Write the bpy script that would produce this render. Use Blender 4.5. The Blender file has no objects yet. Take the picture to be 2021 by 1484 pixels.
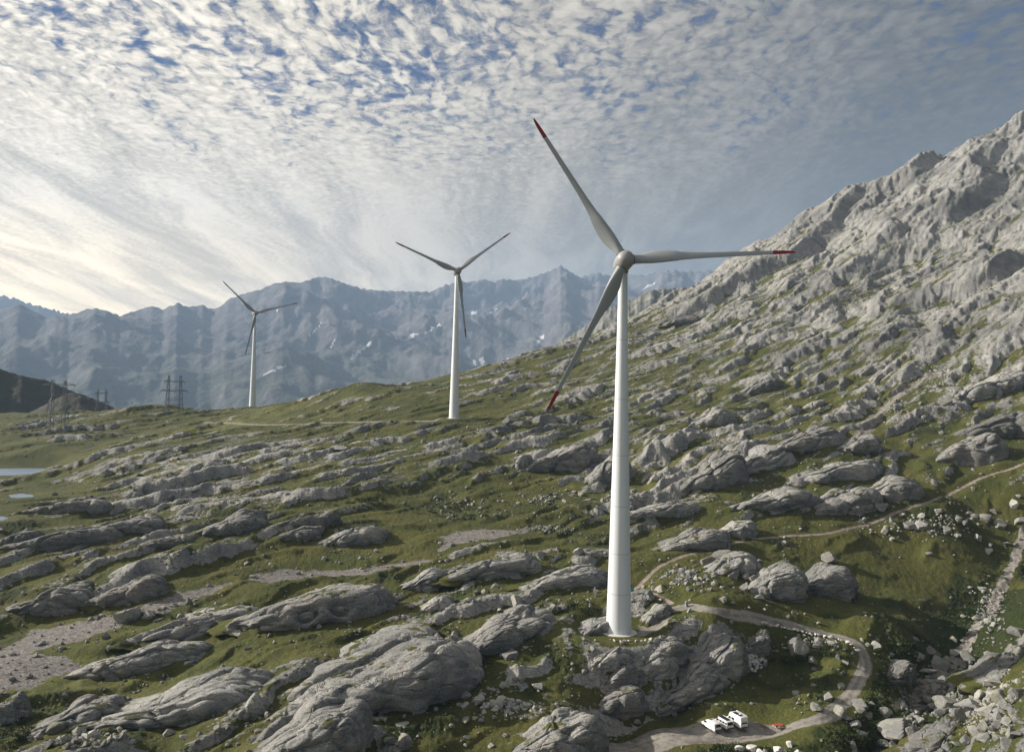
import bpy, math, random
import numpy as np
from mathutils import Vector, Matrix

# ------------------------------------------------------------------ camera, sky, sun, exposure
R = math.radians
scene = bpy.context.scene
COL = scene.collection
CAM_H = 60.0                      # metres above the foot of the big turbine
FPX = 1576.0                      # focal length in photograph pixels
IW, IH = 2021.0, 1484.0
PITCH, ROLL = R(2.1), R(1.0)
SUN_AZ, SUN_EL = R(-79.0), R(25.5)   # azimuth from +Y towards +X

cam_d = bpy.data.cameras.new('camera')
cam = bpy.data.objects.new('camera', cam_d)
COL.objects.link(cam)
cam_d.sensor_fit = 'HORIZONTAL'
cam_d.sensor_width = 36.0
cam_d.lens = 36.0 * FPX / IW
cam_d.clip_start = 1.0
cam_d.clip_end = 60000.0
CAM_M = Matrix.Rotation(R(90) + PITCH, 4, 'X') @ Matrix.Rotation(ROLL, 4, 'Z')
cam.matrix_world = Matrix.Translation((0, 0, CAM_H)) @ CAM_M
scene.camera = cam
CM = np.array(CAM_M.to_3x3())

sun_dir = Vector((math.sin(SUN_AZ) * math.cos(SUN_EL), math.cos(SUN_AZ) * math.cos(SUN_EL), math.sin(SUN_EL)))
sl = bpy.data.lights.new('sun', 'SUN')
sl.energy = 5.0
sl.angle = R(0.5)
sl.color = (1.0, 0.925, 0.81)
so = bpy.data.objects.new('sun', sl)
COL.objects.link(so)
so.rotation_euler = sun_dir.to_track_quat('Z', 'Y').to_euler()

vs = scene.view_settings
scene.display_settings.display_device = 'sRGB'
vs.view_transform = 'Standard'
vs.look = 'None'
vs.exposure = 0.88
vs.gamma = 1.0
vs.use_curve_mapping = False
try:
    scene.cycles.use_denoising = True
    scene.cycles.volume_bounces = 0
    scene.cycles.max_bounces = 6
    scene.cycles.diffuse_bounces = 1
except Exception:
    pass


class NT:
    """small helper round a node tree"""
    def __init__(self, tree):
        self.t = tree
        tree.nodes.clear()

    def n(self, typ, **kw):
        nd = self.t.nodes.new(typ)
        for k, v in kw.items():
            setattr(nd, k, v)
        return nd

    def set(self, sock, v):
        if isinstance(v, bpy.types.NodeSocket):
            self.t.links.new(v, sock)
        elif v is not None:
            if sock.type == 'RGBA' and len(v) == 3:
                v = (*v, 1.0)
            sock.default_value = v

    def math(self, op, a, b=None, c=None, clamp=False):
        nd = self.n('ShaderNodeMath', operation=op, use_clamp=clamp)
        for i, v in enumerate((a, b, c)):
            if v is not None:
                self.set(nd.inputs[i], v)
        return nd.outputs[0]

    def vmath(self, op, a, b=None, out=0):
        nd = self.n('ShaderNodeVectorMath', operation=op)
        self.set(nd.inputs[0], a)
        if b is not None:
            self.set(nd.inputs[1], b)
        return nd.outputs[out]

    def ramp(self, f, lo, hi, a=0.0, b=1.0, smooth=True):
        nd = self.n('ShaderNodeMapRange')
        nd.interpolation_type = 'SMOOTHSTEP' if smooth else 'LINEAR'
        self.set(nd.inputs[0], f)
        for i, v in zip((1, 2, 3, 4), (lo, hi, a, b)):
            self.set(nd.inputs[i], v)
        return nd.outputs[0]

    def mix(self, f, a, b, blend='MIX'):
        nd = self.n('ShaderNodeMix', data_type='RGBA', blend_type=blend)
        self.set(nd.inputs[0], f)
        self.set(nd.inputs[6], a)
        self.set(nd.inputs[7], b)
        return nd.outputs[2]

    def noise(self, vec, scale, detail=4.0, rough=0.55, dist=0.0, out=0):
        nd = self.n('ShaderNodeTexNoise')
        self.set(nd.inputs['Vector'], vec)
        nd.inputs['Scale'].default_value = scale
        nd.inputs['Detail'].default_value = detail
        nd.inputs['Roughness'].default_value = rough
        nd.inputs['Distortion'].default_value = dist
        return nd.outputs[out]

    def voronoi(self, vec, scale, feature='F1', out='Distance', rand=1.0):
        nd = self.n('ShaderNodeTexVoronoi', feature=feature)
        self.set(nd.inputs['Vector'], vec)
        nd.inputs['Scale'].default_value = scale
        nd.inputs['Randomness'].default_value = rand
        return nd.outputs[out]

    def mapping(self, vec, loc=(0, 0, 0), rot=(0, 0, 0), scale=(1, 1, 1)):
        nd = self.n('ShaderNodeMapping')
        self.set(nd.inputs[0], vec)
        nd.inputs[1].default_value = loc
        nd.inputs[2].default_value = rot
        nd.inputs[3].default_value = scale
        return nd.outputs[0]

    def attr(self, name):
        return self.n('ShaderNodeAttribute', attribute_name=name).outputs['Fac']


# ---- world: clear sky with a sheet of altocumulus (a plane of cloud seen in perspective)
world = bpy.data.worlds.new('World')
scene.world = world
world.use_nodes = True
try:
    world.cycles.sampling_method = 'NONE'
except Exception:
    pass
W = NT(world.node_tree)
sky = W.n('ShaderNodeTexSky', sky_type='NISHITA')
sky.sun_disc = False
sky.sun_elevation = SUN_EL
sky.sun_rotation = SUN_AZ
sky.altitude = 2100
sky.air_density = 0.6
sky.dust_density = 0.2
sky.ozone_density = 4.0
SKY_K = 0.05
CLOUD_DARK, CLOUD_LIT, CLOUD_WARM = (0.052, 0.050, 0.047), (0.76, 0.69, 0.575), (2.4, 1.8, 0.96)
dirv = W.vmath('NORMALIZE', W.n('ShaderNodeTexCoord').outputs['Generated'])
sep = W.n('ShaderNodeSeparateXYZ')
W.set(sep.inputs[0], dirv)
dz = W.math('MAXIMUM', sep.outputs[2], 0.0)
den = W.math('ADD', dz, 0.075)
comb = W.n('ShaderNodeCombineXYZ')
W.set(comb.inputs[0], W.math('DIVIDE', sep.outputs[0], den))
W.set(comb.inputs[1], W.math('DIVIDE', sep.outputs[1], den))
P0 = comb.outputs[0]
warp = W.noise(P0, 1.1, 3.0, 0.5, out=1)
Pw = W.vmath('ADD', P0, W.vmath('MULTIPLY', W.vmath('SUBTRACT', warp, (0.5, 0.5, 0.5)), (0.30, 0.30, 0.0)))
fine = W.noise(Pw, 22.0, 2.0, 0.55, out=1)
Pf = W.vmath('ADD', Pw, W.vmath('MULTIPLY', W.vmath('SUBTRACT', fine, (0.5, 0.5, 0.5)), (0.045, 0.045, 0.0)))
# rows of cloudlets run towards the far left horizon
vo = W.n('ShaderNodeTexVoronoi', feature='SMOOTH_F1')
W.set(vo.inputs['Vector'], W.mapping(Pf, rot=(0, 0, R(-12)), scale=(1.0, 0.62, 1.0)))
vo.inputs['Scale'].default_value = 34.0
vo.inputs['Smoothness'].default_value = 0.55
puff = W.ramp(vo.outputs['Distance'], 0.10, 0.62, 1.0, 0.0, False)
grain = W.noise(Pf, 50.0, 3.0, 0.62)
rows = W.noise(W.mapping(Pw, loc=(3, 1, 0), rot=(0, 0, R(-8)), scale=(1.0, 0.30, 1.0)), 6.0, 2.0, 0.5)
streak = W.noise(W.mapping(Pw, loc=(7, 3, 0), rot=(0, 0, R(3)), scale=(1.0, 0.17, 1.0)), 3.6, 6.0, 0.66, 0.6)
cover = W.noise(W.mapping(P0, loc=(1.7, 4.2, 0)), 0.6, 2.0, 0.5)
low = W.ramp(sep.outputs[2], 0.17, 0.40, 1.0, 0.0)          # the sheet closes with distance
billow = W.noise(W.mapping(Pf, loc=(5, 2, 0), rot=(0, 0, R(-12)), scale=(1.0, 0.66, 1.0)), 21.0, 5.0, 0.60)
bill = W.ramp(billow, 0.30, 0.72, 0.0, 1.0, False)
puff = W.math('ADD', W.math('MULTIPLY', puff, 0.50), W.math('MULTIPLY', bill, 0.62))
dens = W.math('ADD', W.math('MULTIPLY', puff, 0.55), W.math('MULTIPLY', grain, 0.40))
dens = W.math('ADD', dens, W.math('MULTIPLY', rows, 0.50))
dens = W.math('ADD', dens, W.math('MULTIPLY', streak, 0.35))
dens = W.math('ADD', dens, W.math('MULTIPLY', cover, 0.55))
dens = W.math('ADD', dens, W.math('MULTIPLY', low, 0.32))
cf = W.ramp(dens, 0.84, 1.17)
cosu = W.vmath('DOT_PRODUCT', dirv, tuple(sun_dir), out=1)
glow = W.ramp(cosu, -0.22, 0.92)
bright = W.mix(glow, CLOUD_DARK, CLOUD_LIT)
warmth = W.math('MULTIPLY', W.ramp(sep.outputs[2], 0.0, 0.24, 1.0, 0.0), W.ramp(cosu, 0.15, 0.85))
bright = W.mix(warmth, bright, CLOUD_WARM)
lump = W.ramp(W.math('ADD', W.math('MULTIPLY', puff, 0.45), W.math('ADD', W.math('MULTIPLY', grain, 0.4), W.math('MULTIPLY', streak, 0.35))), 0.35, 0.85, 0.50, 1.22)
slump = W.ramp(W.math('ADD', streak, W.math('MULTIPLY', W.math('SUBTRACT', grain, 0.5), 0.35)), 0.32, 0.66, 0.60, 1.18)
lump = W.math('ADD', W.math('MULTIPLY', lump, W.math('SUBTRACT', 1.0, low)), W.math('MULTIPLY', slump, low))
lumpc = W.n('ShaderNodeCombineXYZ')
for i in range(3):
    W.set(lumpc.inputs[i], lump)
ccol = W.mix(1.0, bright, lumpc.outputs[0], 'MULTIPLY')
skyc = W.mix(1.0, sky.outputs[0], (SKY_K * 0.10, SKY_K * 0.58, SKY_K * 0.92), 'MULTIPLY')
allc = W.mix(W.math('MULTIPLY', cf, 0.96), skyc, ccol)
allc = W.mix(W.ramp(sep.outputs[2], -0.03, 0.0, 1.0, 0.0), allc, (0.02, 0.022, 0.02))   # land lies below
bg = W.n('ShaderNodeBackground')
W.set(bg.inputs[0], allc)
bg.inputs[1].default_value = 1.0
W.set(W.n('ShaderNodeOutputWorld').inputs[0], bg.outputs[0])

# ------------------------------------------------------------------ noise in numpy
def _h2(ix, iy, seed):
    h = (ix.astype(np.int64) * 374761393 + iy.astype(np.int64) * 668265263 + seed * 974634777) & 0xFFFFFFFF
    h = ((h ^ (h >> 13)) * 1274126177) & 0xFFFFFFFF
    h = ((h ^ (h >> 16)) * 2246822519) & 0xFFFFFFFF
    return h ^ (h >> 15)


def _h3(ix, iy, iz, seed):
    return _h2(ix + iz * 57 + 131 * iz, iy - iz * 113, seed)


_COS = np.cos(np.arange(1024) * 2 * math.pi / 1024); _SIN = np.sin(np.arange(1024) * 2 * math.pi / 1024)


def pn2(x, y, seed=0):
    """gradient noise, about -1..1"""
    x = np.asarray(x, float); y = np.asarray(y, float)
    x0 = np.floor(x); y0 = np.floor(y)
    fx = x - x0; fy = y - y0
    ix = x0.astype(np.int64); iy = y0.astype(np.int64)
    def g(a, b):
        t = _h2(ix + a, iy + b, seed) & 1023
        return _COS[t] * (fx - a) + _SIN[t] * (fy - b)
    u = fx * fx * fx * (fx * (fx * 6 - 15) + 10); v = fy * fy * fy * (fy * (fy * 6 - 15) + 10)
    a = g(0, 0); b = g(1, 0); c = g(0, 1); d = g(1, 1)
    return (a + u * (b - a) + v * (c - a) + u * v * (a - b - c + d)) * 1.5


def fbm2(x, y, octv=4, seed=0, gain=0.5, lac=2.03):
    s = 0; a = 1.0; n = 0
    for i in range(octv):
        s = s + a * pn2(x, y, seed + i * 17); n += a
        a *= gain; x = x * lac + 11.3; y = y * lac - 7.1
    return s / n


def ridged2(x, y, octv=4, seed=0, gain=0.5, lac=2.07):
    s = 0; a = 1.0; n = 0
    for i in range(octv):
        s = s + a * (1 - np.abs(pn2(x, y, seed + i * 23)) * 1.6); n += a
        a *= gain; x = x * lac + 5.3; y = y * lac - 3.1
    return s / n


def pn3(x, y, z, seed=0):
    x0 = np.floor(x); y0 = np.floor(y); z0 = np.floor(z)
    fx = x - x0; fy = y - y0; fz = z - z0
    ix = x0.astype(np.int64); iy = y0.astype(np.int64); iz = z0.astype(np.int64)
    def g(a, b, c):
        h = _h3(ix + a, iy + b, iz + c, seed)
        gx = (h & 1023) / 511.5 - 1; gy = ((h >> 10) & 1023) / 511.5 - 1; gz = ((h >> 20) & 1023) / 511.5 - 1
        return gx * (fx - a) + gy * (fy - b) + gz * (fz - c)
    f = lambda t: t * t * t * (t * (t * 6 - 15) + 10)
    u, v, w = f(fx), f(fy), f(fz)
    L = lambda t, a, b: a + t * (b - a)
    return L(w, L(v, L(u, g(0, 0, 0), g(1, 0, 0)), L(u, g(0, 1, 0), g(1, 1, 0))),
             L(v, L(u, g(0, 0, 1), g(1, 0, 1)), L(u, g(0, 1, 1), g(1, 1, 1)))) * 1.2


def fbm3(p, scale, octv=4, seed=0, gain=0.5):
    s = 0; a = 1.0; n = 0
    x, y, z = p[..., 0] * scale, p[..., 1] * scale, p[..., 2] * scale
    for i in range(octv):
        s = s + a * pn3(x, y, z, seed + i * 19); n += a
        a *= gain; x = x * 2.03 + 3.1; y = y * 2.03 + 1.7; z = z * 2.03 - 2.3
    return s / n


def vor2(x, y, seed=0):
    """F1, F2 and a random value of the nearest cell"""
    ix = np.floor(x).astype(np.int64); iy = np.floor(y).astype(np.int64)
    f1 = np.full(np.shape(x), 9.0); f2 = np.full(np.shape(x), 9.0); idv = np.zeros(np.shape(x))
    for a in (-1, 0, 1):
        for b in (-1, 0, 1):
            h = _h2(ix + a, iy + b, seed)
            d = np.hypot(ix + a + (h & 65535) / 65535.0 - x, iy + b + (h >> 16) / 65535.0 - y)
            near = d < f1
            f2 = np.where(near, f1, np.minimum(f2, d))
            idv = np.where(near, ((h * 7919) & 1023) / 1023.0, idv)
            f1 = np.where(near, d, f1)
    return f1, f2, idv


def vor3(p, scale, seed=0):
    x, y, z = p[:, 0] * scale, p[:, 1] * scale, p[:, 2] * scale
    ix = np.floor(x).astype(np.int64); iy = np.floor(y).astype(np.int64); iz = np.floor(z).astype(np.int64)
    f1 = np.full(x.shape, 9.0); f2 = np.full(x.shape, 9.0); idv = np.zeros(x.shape)
    for a in (-1, 0, 1):
        for b in (-1, 0, 1):
            for c in (-1, 0, 1):
                h = _h3(ix + a, iy + b, iz + c, seed)
                d = np.sqrt((ix + a + (h & 1023) / 1023. - x) ** 2 + (iy + b + ((h >> 10) & 1023) / 1023. - y) ** 2
                            + (iz + c + ((h >> 20) & 1023) / 1023. - z) ** 2)
                near = d < f1
                f2 = np.where(near, f1, np.minimum(f2, d))
                idv = np.where(near, ((h * 7919) & 1023) / 1023.0, idv)
                f1 = np.where(near, d, f1)
    return f1, f2, idv


def sstep(x, a, b):
    t = np.clip((x - a) / (b - a), 0, 1)
    return t * t * (3 - 2 * t)


# ------------------------------------------------------------------ sight lines of the photograph -> places on the land
def ray(px, py):
    px = np.asarray(px, float); py = np.asarray(py, float)
    v = np.stack([(px - IW / 2) / FPX, -(py - IH / 2) / FPX, -np.ones_like(px)], -1) @ CM.T
    hor = np.hypot(v[..., 0], v[..., 1])
    return np.arctan2(v[..., 0], v[..., 1]), v[..., 2] / hor


def at(px, py, d):
    """point on the sight line (px, py) at horizontal distance d"""
    az, s = ray(px, py)
    return np.stack([np.sin(az) * d, np.cos(az) * d, CAM_H + s * d], -1)


# land survey: photo x, photo y, distance, share of bare rock, relief
CP = np.array([
    # below the frame and near edge
    (-400, 1750, 120, .5, .8), (300, 1750, 120, .5, .8), (1010, 1750, 118, .5, .8), (1600, 1750, 125, .3, .6), (2400, 1750, 112, .5, .8),
    (0, 1600, 142, .5, .9), (600, 1600, 138, .5, .9), (1300, 1600, 150, .3, .5), (1800, 1600, 158, .4, .6), (2250, 1600, 130, .5, .8),
    # foreground
    (-300, 1430, 175, .5, 1), (60, 1450, 169, .22, .8), (300, 1450, 167, .22, .7), (600, 1470, 157, .5, .8), (820, 1450, 168, .12, .6), (1000, 1460, 165, .3, .7),
    (1150, 1420, 177, .8, 1), (-300, 1310, 208, .4, .8), (60, 1320, 206, .1, .3), (300, 1345, 205, .1, .5), (600, 1320, 188, .5, .6), (800, 1310, 196, .08, .6), (1000, 1310, 194, .15, .7),
    (-300, 1220, 246, .4, .8), (100, 1215, 245, .2, .4), (300, 1210, 236, .4, .8), (500, 1250, 219, .15, .6), (700, 1215, 226, .4, .8), (900, 1200, 230, .5, .9), (1080, 1230, 213, .4, .8),
    # knoll of the big turbine, cliff, car park, bowl
    (1160, 1252, 205, .3, .35), (1220, 1249, 207, .1, .1), (1290, 1245, 207.5, .3, .3), (1360, 1215, 216, .5, .5), (1410, 1225, 212, .9, .7), (1150, 1262, 202, .6, .6), (1220, 1264, 202, .6, .6), (1300, 1262, 202.5, .7, .6),
    (1160, 1385, 187, .9, .9), (1250, 1400, 194, .7, .5), (1330, 1375, 199, .7, .5), (1480, 1215, 219, .15, .3), (1470, 1330, 207, .2, .3),
    (1200, 1470, 179, .05, .1), (1300, 1440, 184, .02, .1), (1430, 1447, 184, .0, .05), (1530, 1442, 184.5, .0, .05), (1640, 1402, 189, .05, .1),
    (1400, 1400, 192, .05, .15), (1500, 1400, 192, .05, .15), (1560, 1330, 208, .05, .2), (1620, 1330, 207, .1, .3), (1640, 1250, 224, .05, .2), (1560, 1235, 222, .05, .2), (1710, 1310, 208, .1, .2), (1680, 1265, 219, .1, .2),
    (1400, 1480, 174, .2, .4), (1560, 1478, 174, .3, .4), (1650, 1460, 174, .3, .6),
    # gully and far bank
    (1750, 1350, 197, .2, .6), (1740, 1484, 183, .4, .7), (1795, 1400, 202, .5, .6), (1860, 1320, 221, .5, .6), (1905, 1270, 236, .5, .6), (1950, 1210, 262, .5, .6), (2000, 1110, 302, .3, .5),
    (1900, 1440, 170, .15, .5), (1960, 1370, 180, .15, .6), (2021, 1300, 192, .2, .7), (2021, 1440, 155, .2, .6), (2250, 1440, 140, .5, .8), (2250, 1250, 190, .5, .8), (2021, 1200, 240, .15, .6), (2250, 1100, 262, .3, .7),
    (1790, 1250, 226, .2, .7),
    # meadow and upper trail
    (1700, 1200, 248, .02, .15), (1800, 1150, 278, .0, .15), (1750, 1080, 303, .02, .2), (1880, 1120, 292, .0, .2), (1600, 1100, 285, .1, .3), (1520, 1140, 258, .5, .7), (1420, 1120, 262, .35, .7), (1330, 1150, 246, .2, .4),
    (1260, 1158, 248, .1, .3), (1340, 1100, 268, .2, .4), (1500, 1062, 296, .15, .4), (1670, 1046, 308, .1, .4), (1800, 1000, 325, .2, .5), (1950, 950, 345, .2, .5), (2060, 905, 352, .3, .6), (2250, 960, 325, .35, .7),
    (1930, 1050, 316, .2, .5),
    # dry stream bed
    (640, 1135, 268, .05, .2), (800, 1100, 278, .1, .3), (950, 1050, 302, .05, .2), (1080, 1035, 312, .2, .4),
    (-300, 1130, 275, .4, .8), (100, 1150, 262, .4, .9), (330, 1130, 262, .35, .9), (430, 1090, 285, .2, .6), (900, 1130, 258, .5, .9), (1080, 1120, 262, .55, .9), (1150, 1170, 238, .4, .8),
    # left plateau with the pools
    (-300, 1020, 330, .4, .8), (5, 1022, 322, .1, .3), (30, 978, 400, .05, .1), (60, 931, 540, .02, .1), (-200, 931, 540, .05, .2), (200, 1060, 300, .5, .9), (450, 1040, 305, .5, .9), (620, 1060, 295, .35, .9), (700, 1000, 335, .3, .7),
    (250, 1000, 355, .6, .8), (120, 960, 440, .45, .6), (300, 940, 430, .5, .7), (500, 990, 345, .5, .8), (500, 920, 420, .45, .7), (700, 930, 395, .45, .8), (900, 1000, 338, .12, .5), (900, 920, 405, .35, .8), (1080, 960, 365, .25, .8), (1080, 890, 425, .55, 1),
    (250, 890, 500, .5, .7), (100, 880, 610, .5, .7), (-250, 880, 620, .3, .6), (450, 870, 510, .5, .8), (650, 870, 480, .5, .9), (820, 870, 460, .5, .9),
    (100, 840, 760, .5, 1.0), (300, 845, 690, .5, 1.0), (480, 842, 590, .25, .5), (700, 832, 545, .2, .4), (895, 826, 529, .1, .2), (1000, 850, 480, .35, .8), (1000, 822, 535, .3, .6), (-250, 840, 800, .2, .5),
    # slopes behind the big turbine
    (1200, 1040, 318, 0.45, 0.90), (1330, 1020, 318, 0.50, 0.90), (1450, 1010, 318, 0.50, 0.90), (1600, 990, 335, 0.60, 1.00), (1750, 960, 348, 0.40, 0.80), (1900, 905, 370, 0.40, 0.80), (2021, 860, 390, 0.40, 0.80),
    (1200, 940, 385, 0.45, 1.00), (1350, 930, 375, 0.50, 1.10), (1500, 920, 372, 0.45, 1.00), (1650, 900, 372, 0.45, 1.00), (1800, 850, 410, 0.40, 0.90), (1950, 800, 435, 0.40, 0.90), (2250, 780, 430, 0.50, 0.90),
    (1200, 860, 455, 0.40, 1.00), (1350, 850, 452, 0.50, 1.00), (1500, 820, 478, 0.40, 1.00), (1650, 800, 480, 0.35, 0.90), (1800, 770, 485, 0.40, 0.90), (1950, 720, 495, 0.50, 1.00),
    (1100, 800, 555, 0.40, 0.90), (1250, 770, 585, 0.45, 0.90), (1400, 740, 590, 0.45, 0.90), (1550, 730, 575, 0.45, 0.90), (1700, 700, 565, 0.50, 1.00), (1850, 670, 555, 0.60, 1.00), (2021, 620, 555, 0.65, 1.10), (2250, 560, 550, 0.70, 1.10),
    (640, 800, 620, 0.30, 0.60), (850, 790, 590, 0.45, 0.80), (1000, 770, 610, 0.50, 0.80), (1150, 720, 680, 0.42, 0.65), (1300, 680, 705, 0.50, 0.72), (1500, 640, 715, 0.59, 0.79), (1700, 590, 725, 0.59, 0.79), (1850, 540, 735, 0.63, 0.86), (2021, 480, 745, 0.63, 0.86),
    (1400, 600, 830, 0.59, 0.86), (1600, 510, 890, 0.67, 0.86), (1800, 440, 900, 0.71, 0.94), (2021, 360, 930, 0.71, 0.94), (2250, 330, 900, 0.71, 0.94),
    # skyline of the land
    (-300, 818, 960, 0.17, 0.36), (60, 816, 930, 0.13, 0.36), (240, 808, 790, .4, .7), (330, 806, 770, .4, .7), (420, 819, 800, .4, .6), (497, 808, 822, 0.17, 0.22), (600, 791, 740, 0.25, 0.36), (660, 776, 690, 0.34, 0.43), (722, 757, 645, 0.50, 0.50), (770, 768, 655, 0.34, 0.36), (850, 756, 670, 0.38, 0.43),
    (1000, 714, 735, 0.46, 0.58), (1080, 691, 790, 0.50, 0.65), (1200, 652, 850, 0.59, 0.72), (1330, 578, 960, 0.67, 0.79), (1400, 543, 1005, 0.71, 0.86), (1450, 508, 1040, 0.71, 0.86), (1520, 472, 1080, 0.71, 0.86), (1600, 415, 1120, 0.76, 0.94), (1640, 404, 1130, 0.76, 0.94),
    (1800, 332, 1170, 0.76, 0.94), (1950, 270, 1200, 0.76, 0.94), (2021, 240, 1210, 0.76, 0.94), (2300, 130, 1240, 0.76, 0.94),
    # hidden land behind the skyline
    (-300, 870, 1300, .2, .5), (60, 870, 1300, .2, .5), (330, 870, 1100, .2, .5), (497, 850, 1080, .2, .5), (720, 830, 850, .4, .5), (850, 830, 900, .4, .5), (1080, 760, 1010, .5, .5), (1330, 670, 1250, .8, .8), (1600, 530, 1420, .8, .8), (2021, 360, 1500, .8, .8), (2300, 260, 1500, .8, .8),
    (-300, 940, 1700, .2, .5), (330, 950, 1600, .2, .5), (720, 930, 1400, .3, .5), (1080, 860, 1500, .5, .5), (1500, 700, 1700, .5, .5), (2200, 480, 1750, .5, .5),
])
_az, _s = ray(CP[:, 0], CP[:, 1])
CP[:, 2] = np.minimum(CP[:, 2] / np.cos(_az), 2400.0)    # depth ahead -> distance along the bearing
_ld = np.log(CP[:, 2])


def tps_fit(vals, lam):
    n = len(vals)
    r2 = (_az[:, None] - _az[None]) ** 2 + (_ld[:, None] - _ld[None]) ** 2
    K = 0.5 * r2 * np.log(r2 + 1e-12) + lam * np.eye(n)
    Pm = np.stack([np.ones(n), _az, _ld], 1)
    A = np.block([[K, Pm], [Pm.T, np.zeros((3, 3))]])
    return np.linalg.solve(A, np.concatenate([vals, np.zeros(3)]))


AZ0, AZ1, LD0, LD1, GN, GM = R(-50), R(50), math.log(95.0), math.log(2500.0), 300, 320
_ga = np.linspace(AZ0, AZ1, GN); _gl = np.linspace(LD0, LD1, GM)
_GA, _GL = np.meshgrid(_ga, _gl)                     # rows: distance


def tps_eval(c):
    out = np.zeros(_GA.shape)
    for i in range(len(_az)):
        r2 = (_GA - _az[i]) ** 2 + (_GL - _ld[i]) ** 2
        out += c[i] * 0.5 * r2 * np.log(r2 + 1e-12)
    return out + c[-3] + c[-2] * _GA + c[-1] * _GL


def kern_eval(vals, h=0.085):
    num = np.zeros(_GA.shape); den = np.full(_GA.shape, 1e-9)
    for i in range(len(_az)):
        w = np.exp(-((_GA - _az[i]) ** 2 + (_GL - _ld[i]) ** 2) / (2 * h * h)) + 1e-6 / ((_GA - _az[i]) ** 2 + (_GL - _ld[i]) ** 2 + .01)
        num += w * vals[i]; den += w
    return num / den


S_GRID = tps_eval(tps_fit(_s, 2e-5))
ROCK_GRID = kern_eval(CP[:, 3])
AMP_GRID = kern_eval(CP[:, 4])


def samp(grid, x, y):
    az = np.arctan2(x, y); ld = np.log(np.maximum(np.hypot(x, y), 1.0))
    fa = np.clip((az - AZ0) / (AZ1 - AZ0) * (GN - 1), 0, GN - 1.001)
    fl = np.clip((ld - LD0) / (LD1 - LD0) * (GM - 1), 0, GM - 1.001)
    ia = fa.astype(int); il = fl.astype(int); fa = fa - ia; fl = fl - il
    return (grid[il, ia] * (1 - fa) + grid[il, ia + 1] * fa) * (1 - fl) + (grid[il + 1, ia] * (1 - fa) + grid[il + 1, ia + 1] * fa) * fl


def base_z(x, y):
    return CAM_H + samp(S_GRID, x, y) * np.hypot(x, y)


def find(px, py, dmin=95.0):
    """first place where the sight line meets the land"""
    az, s = ray(np.atleast_1d(px).astype(float), np.atleast_1d(py).astype(float))
    fa = np.clip((az - AZ0) / (AZ1 - AZ0) * (GN - 1), 0, GN - 1.001)
    ia = fa.astype(int); fa = fa - ia
    colm = S_GRID[:, ia] * (1 - fa) + S_GRID[:, ia + 1] * fa            # GM x N
    hit = (colm >= s[None]) & (_gl[:, None] >= math.log(dmin))
    k = np.where(hit.any(0), hit.argmax(0), GM - 1)
    k = np.maximum(k, 1)
    n = np.arange(len(az))
    s0, s1 = colm[k - 1, n], colm[k, n]
    t = np.clip((s - s0) / np.where(np.abs(s1 - s0) < 1e-9, 1e-9, s1 - s0), 0, 1)
    d = np.exp(_gl[k - 1] + t * (_gl[k] - _gl[k - 1]))
    return np.stack([np.sin(az) * d, np.cos(az) * d], -1)


def poly_dist(x, y, pts, closed=False):
    """distance to a polyline (and inside flag for a closed one)"""
    pts = np.asarray(pts, float)
    x = np.asarray(x, float); y = np.asarray(y, float)
    (xa, ya), (xb, yb) = pts.min(0) - 40, pts.max(0) + 40
    near = (x > xa) & (x < xb) & (y > ya) & (y < yb)
    if near.size > 5000 and not near.all():
        out = np.full(x.shape, 40.0)
        if near.any():
            out[near] = poly_dist(x[near], y[near], pts, closed)
        return out
    best = np.full(np.shape(x), 1e9)
    n = len(pts)
    rng = n if closed else n - 1
    inside = np.zeros(np.shape(x), bool)
    for i in range(rng):
        a = pts[i]; b = pts[(i + 1) % n]
        ab = b - a
        t = np.clip(((x - a[0]) * ab[0] + (y - a[1]) * ab[1]) / max(ab @ ab, 1e-9), 0, 1)
        best = np.minimum(best, np.hypot(x - a[0] - t * ab[0], y - a[1] - t * ab[1]))
        if closed:
            c = (a[1] > y) != (b[1] > y)
            xi = (b[0] - a[0]) * (y - a[1]) / np.where(abs(b[1] - a[1]) < 1e-9, 1e-9, b[1] - a[1]) + a[0]
            inside ^= c & (x < xi)
    return np.where(inside, -best, best) if closed else best


def smooth_line(pts, n=6):
    pts = np.asarray(pts, float)
    P = np.vstack([2 * pts[0] - pts[1], pts, 2 * pts[-1] - pts[-2]])
    out = []
    for i in range(1, len(P) - 2):
        for t in np.linspace(0, 1, n, endpoint=False):
            a, b, c, d = P[i - 1:i + 3]
            out.append(0.5 * ((2 * b) + (c - a) * t + (2 * a - 5 * b + 4 * c - d) * t * t + (3 * b - a - 3 * c + d) * t ** 3))
    out.append(pts[-1])
    return np.array(out)


def line_on_land(pp, dmin=95):
    pp = np.array(pp, float)
    return smooth_line(find(pp[:, 0], pp[:, 1], dmin))


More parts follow.
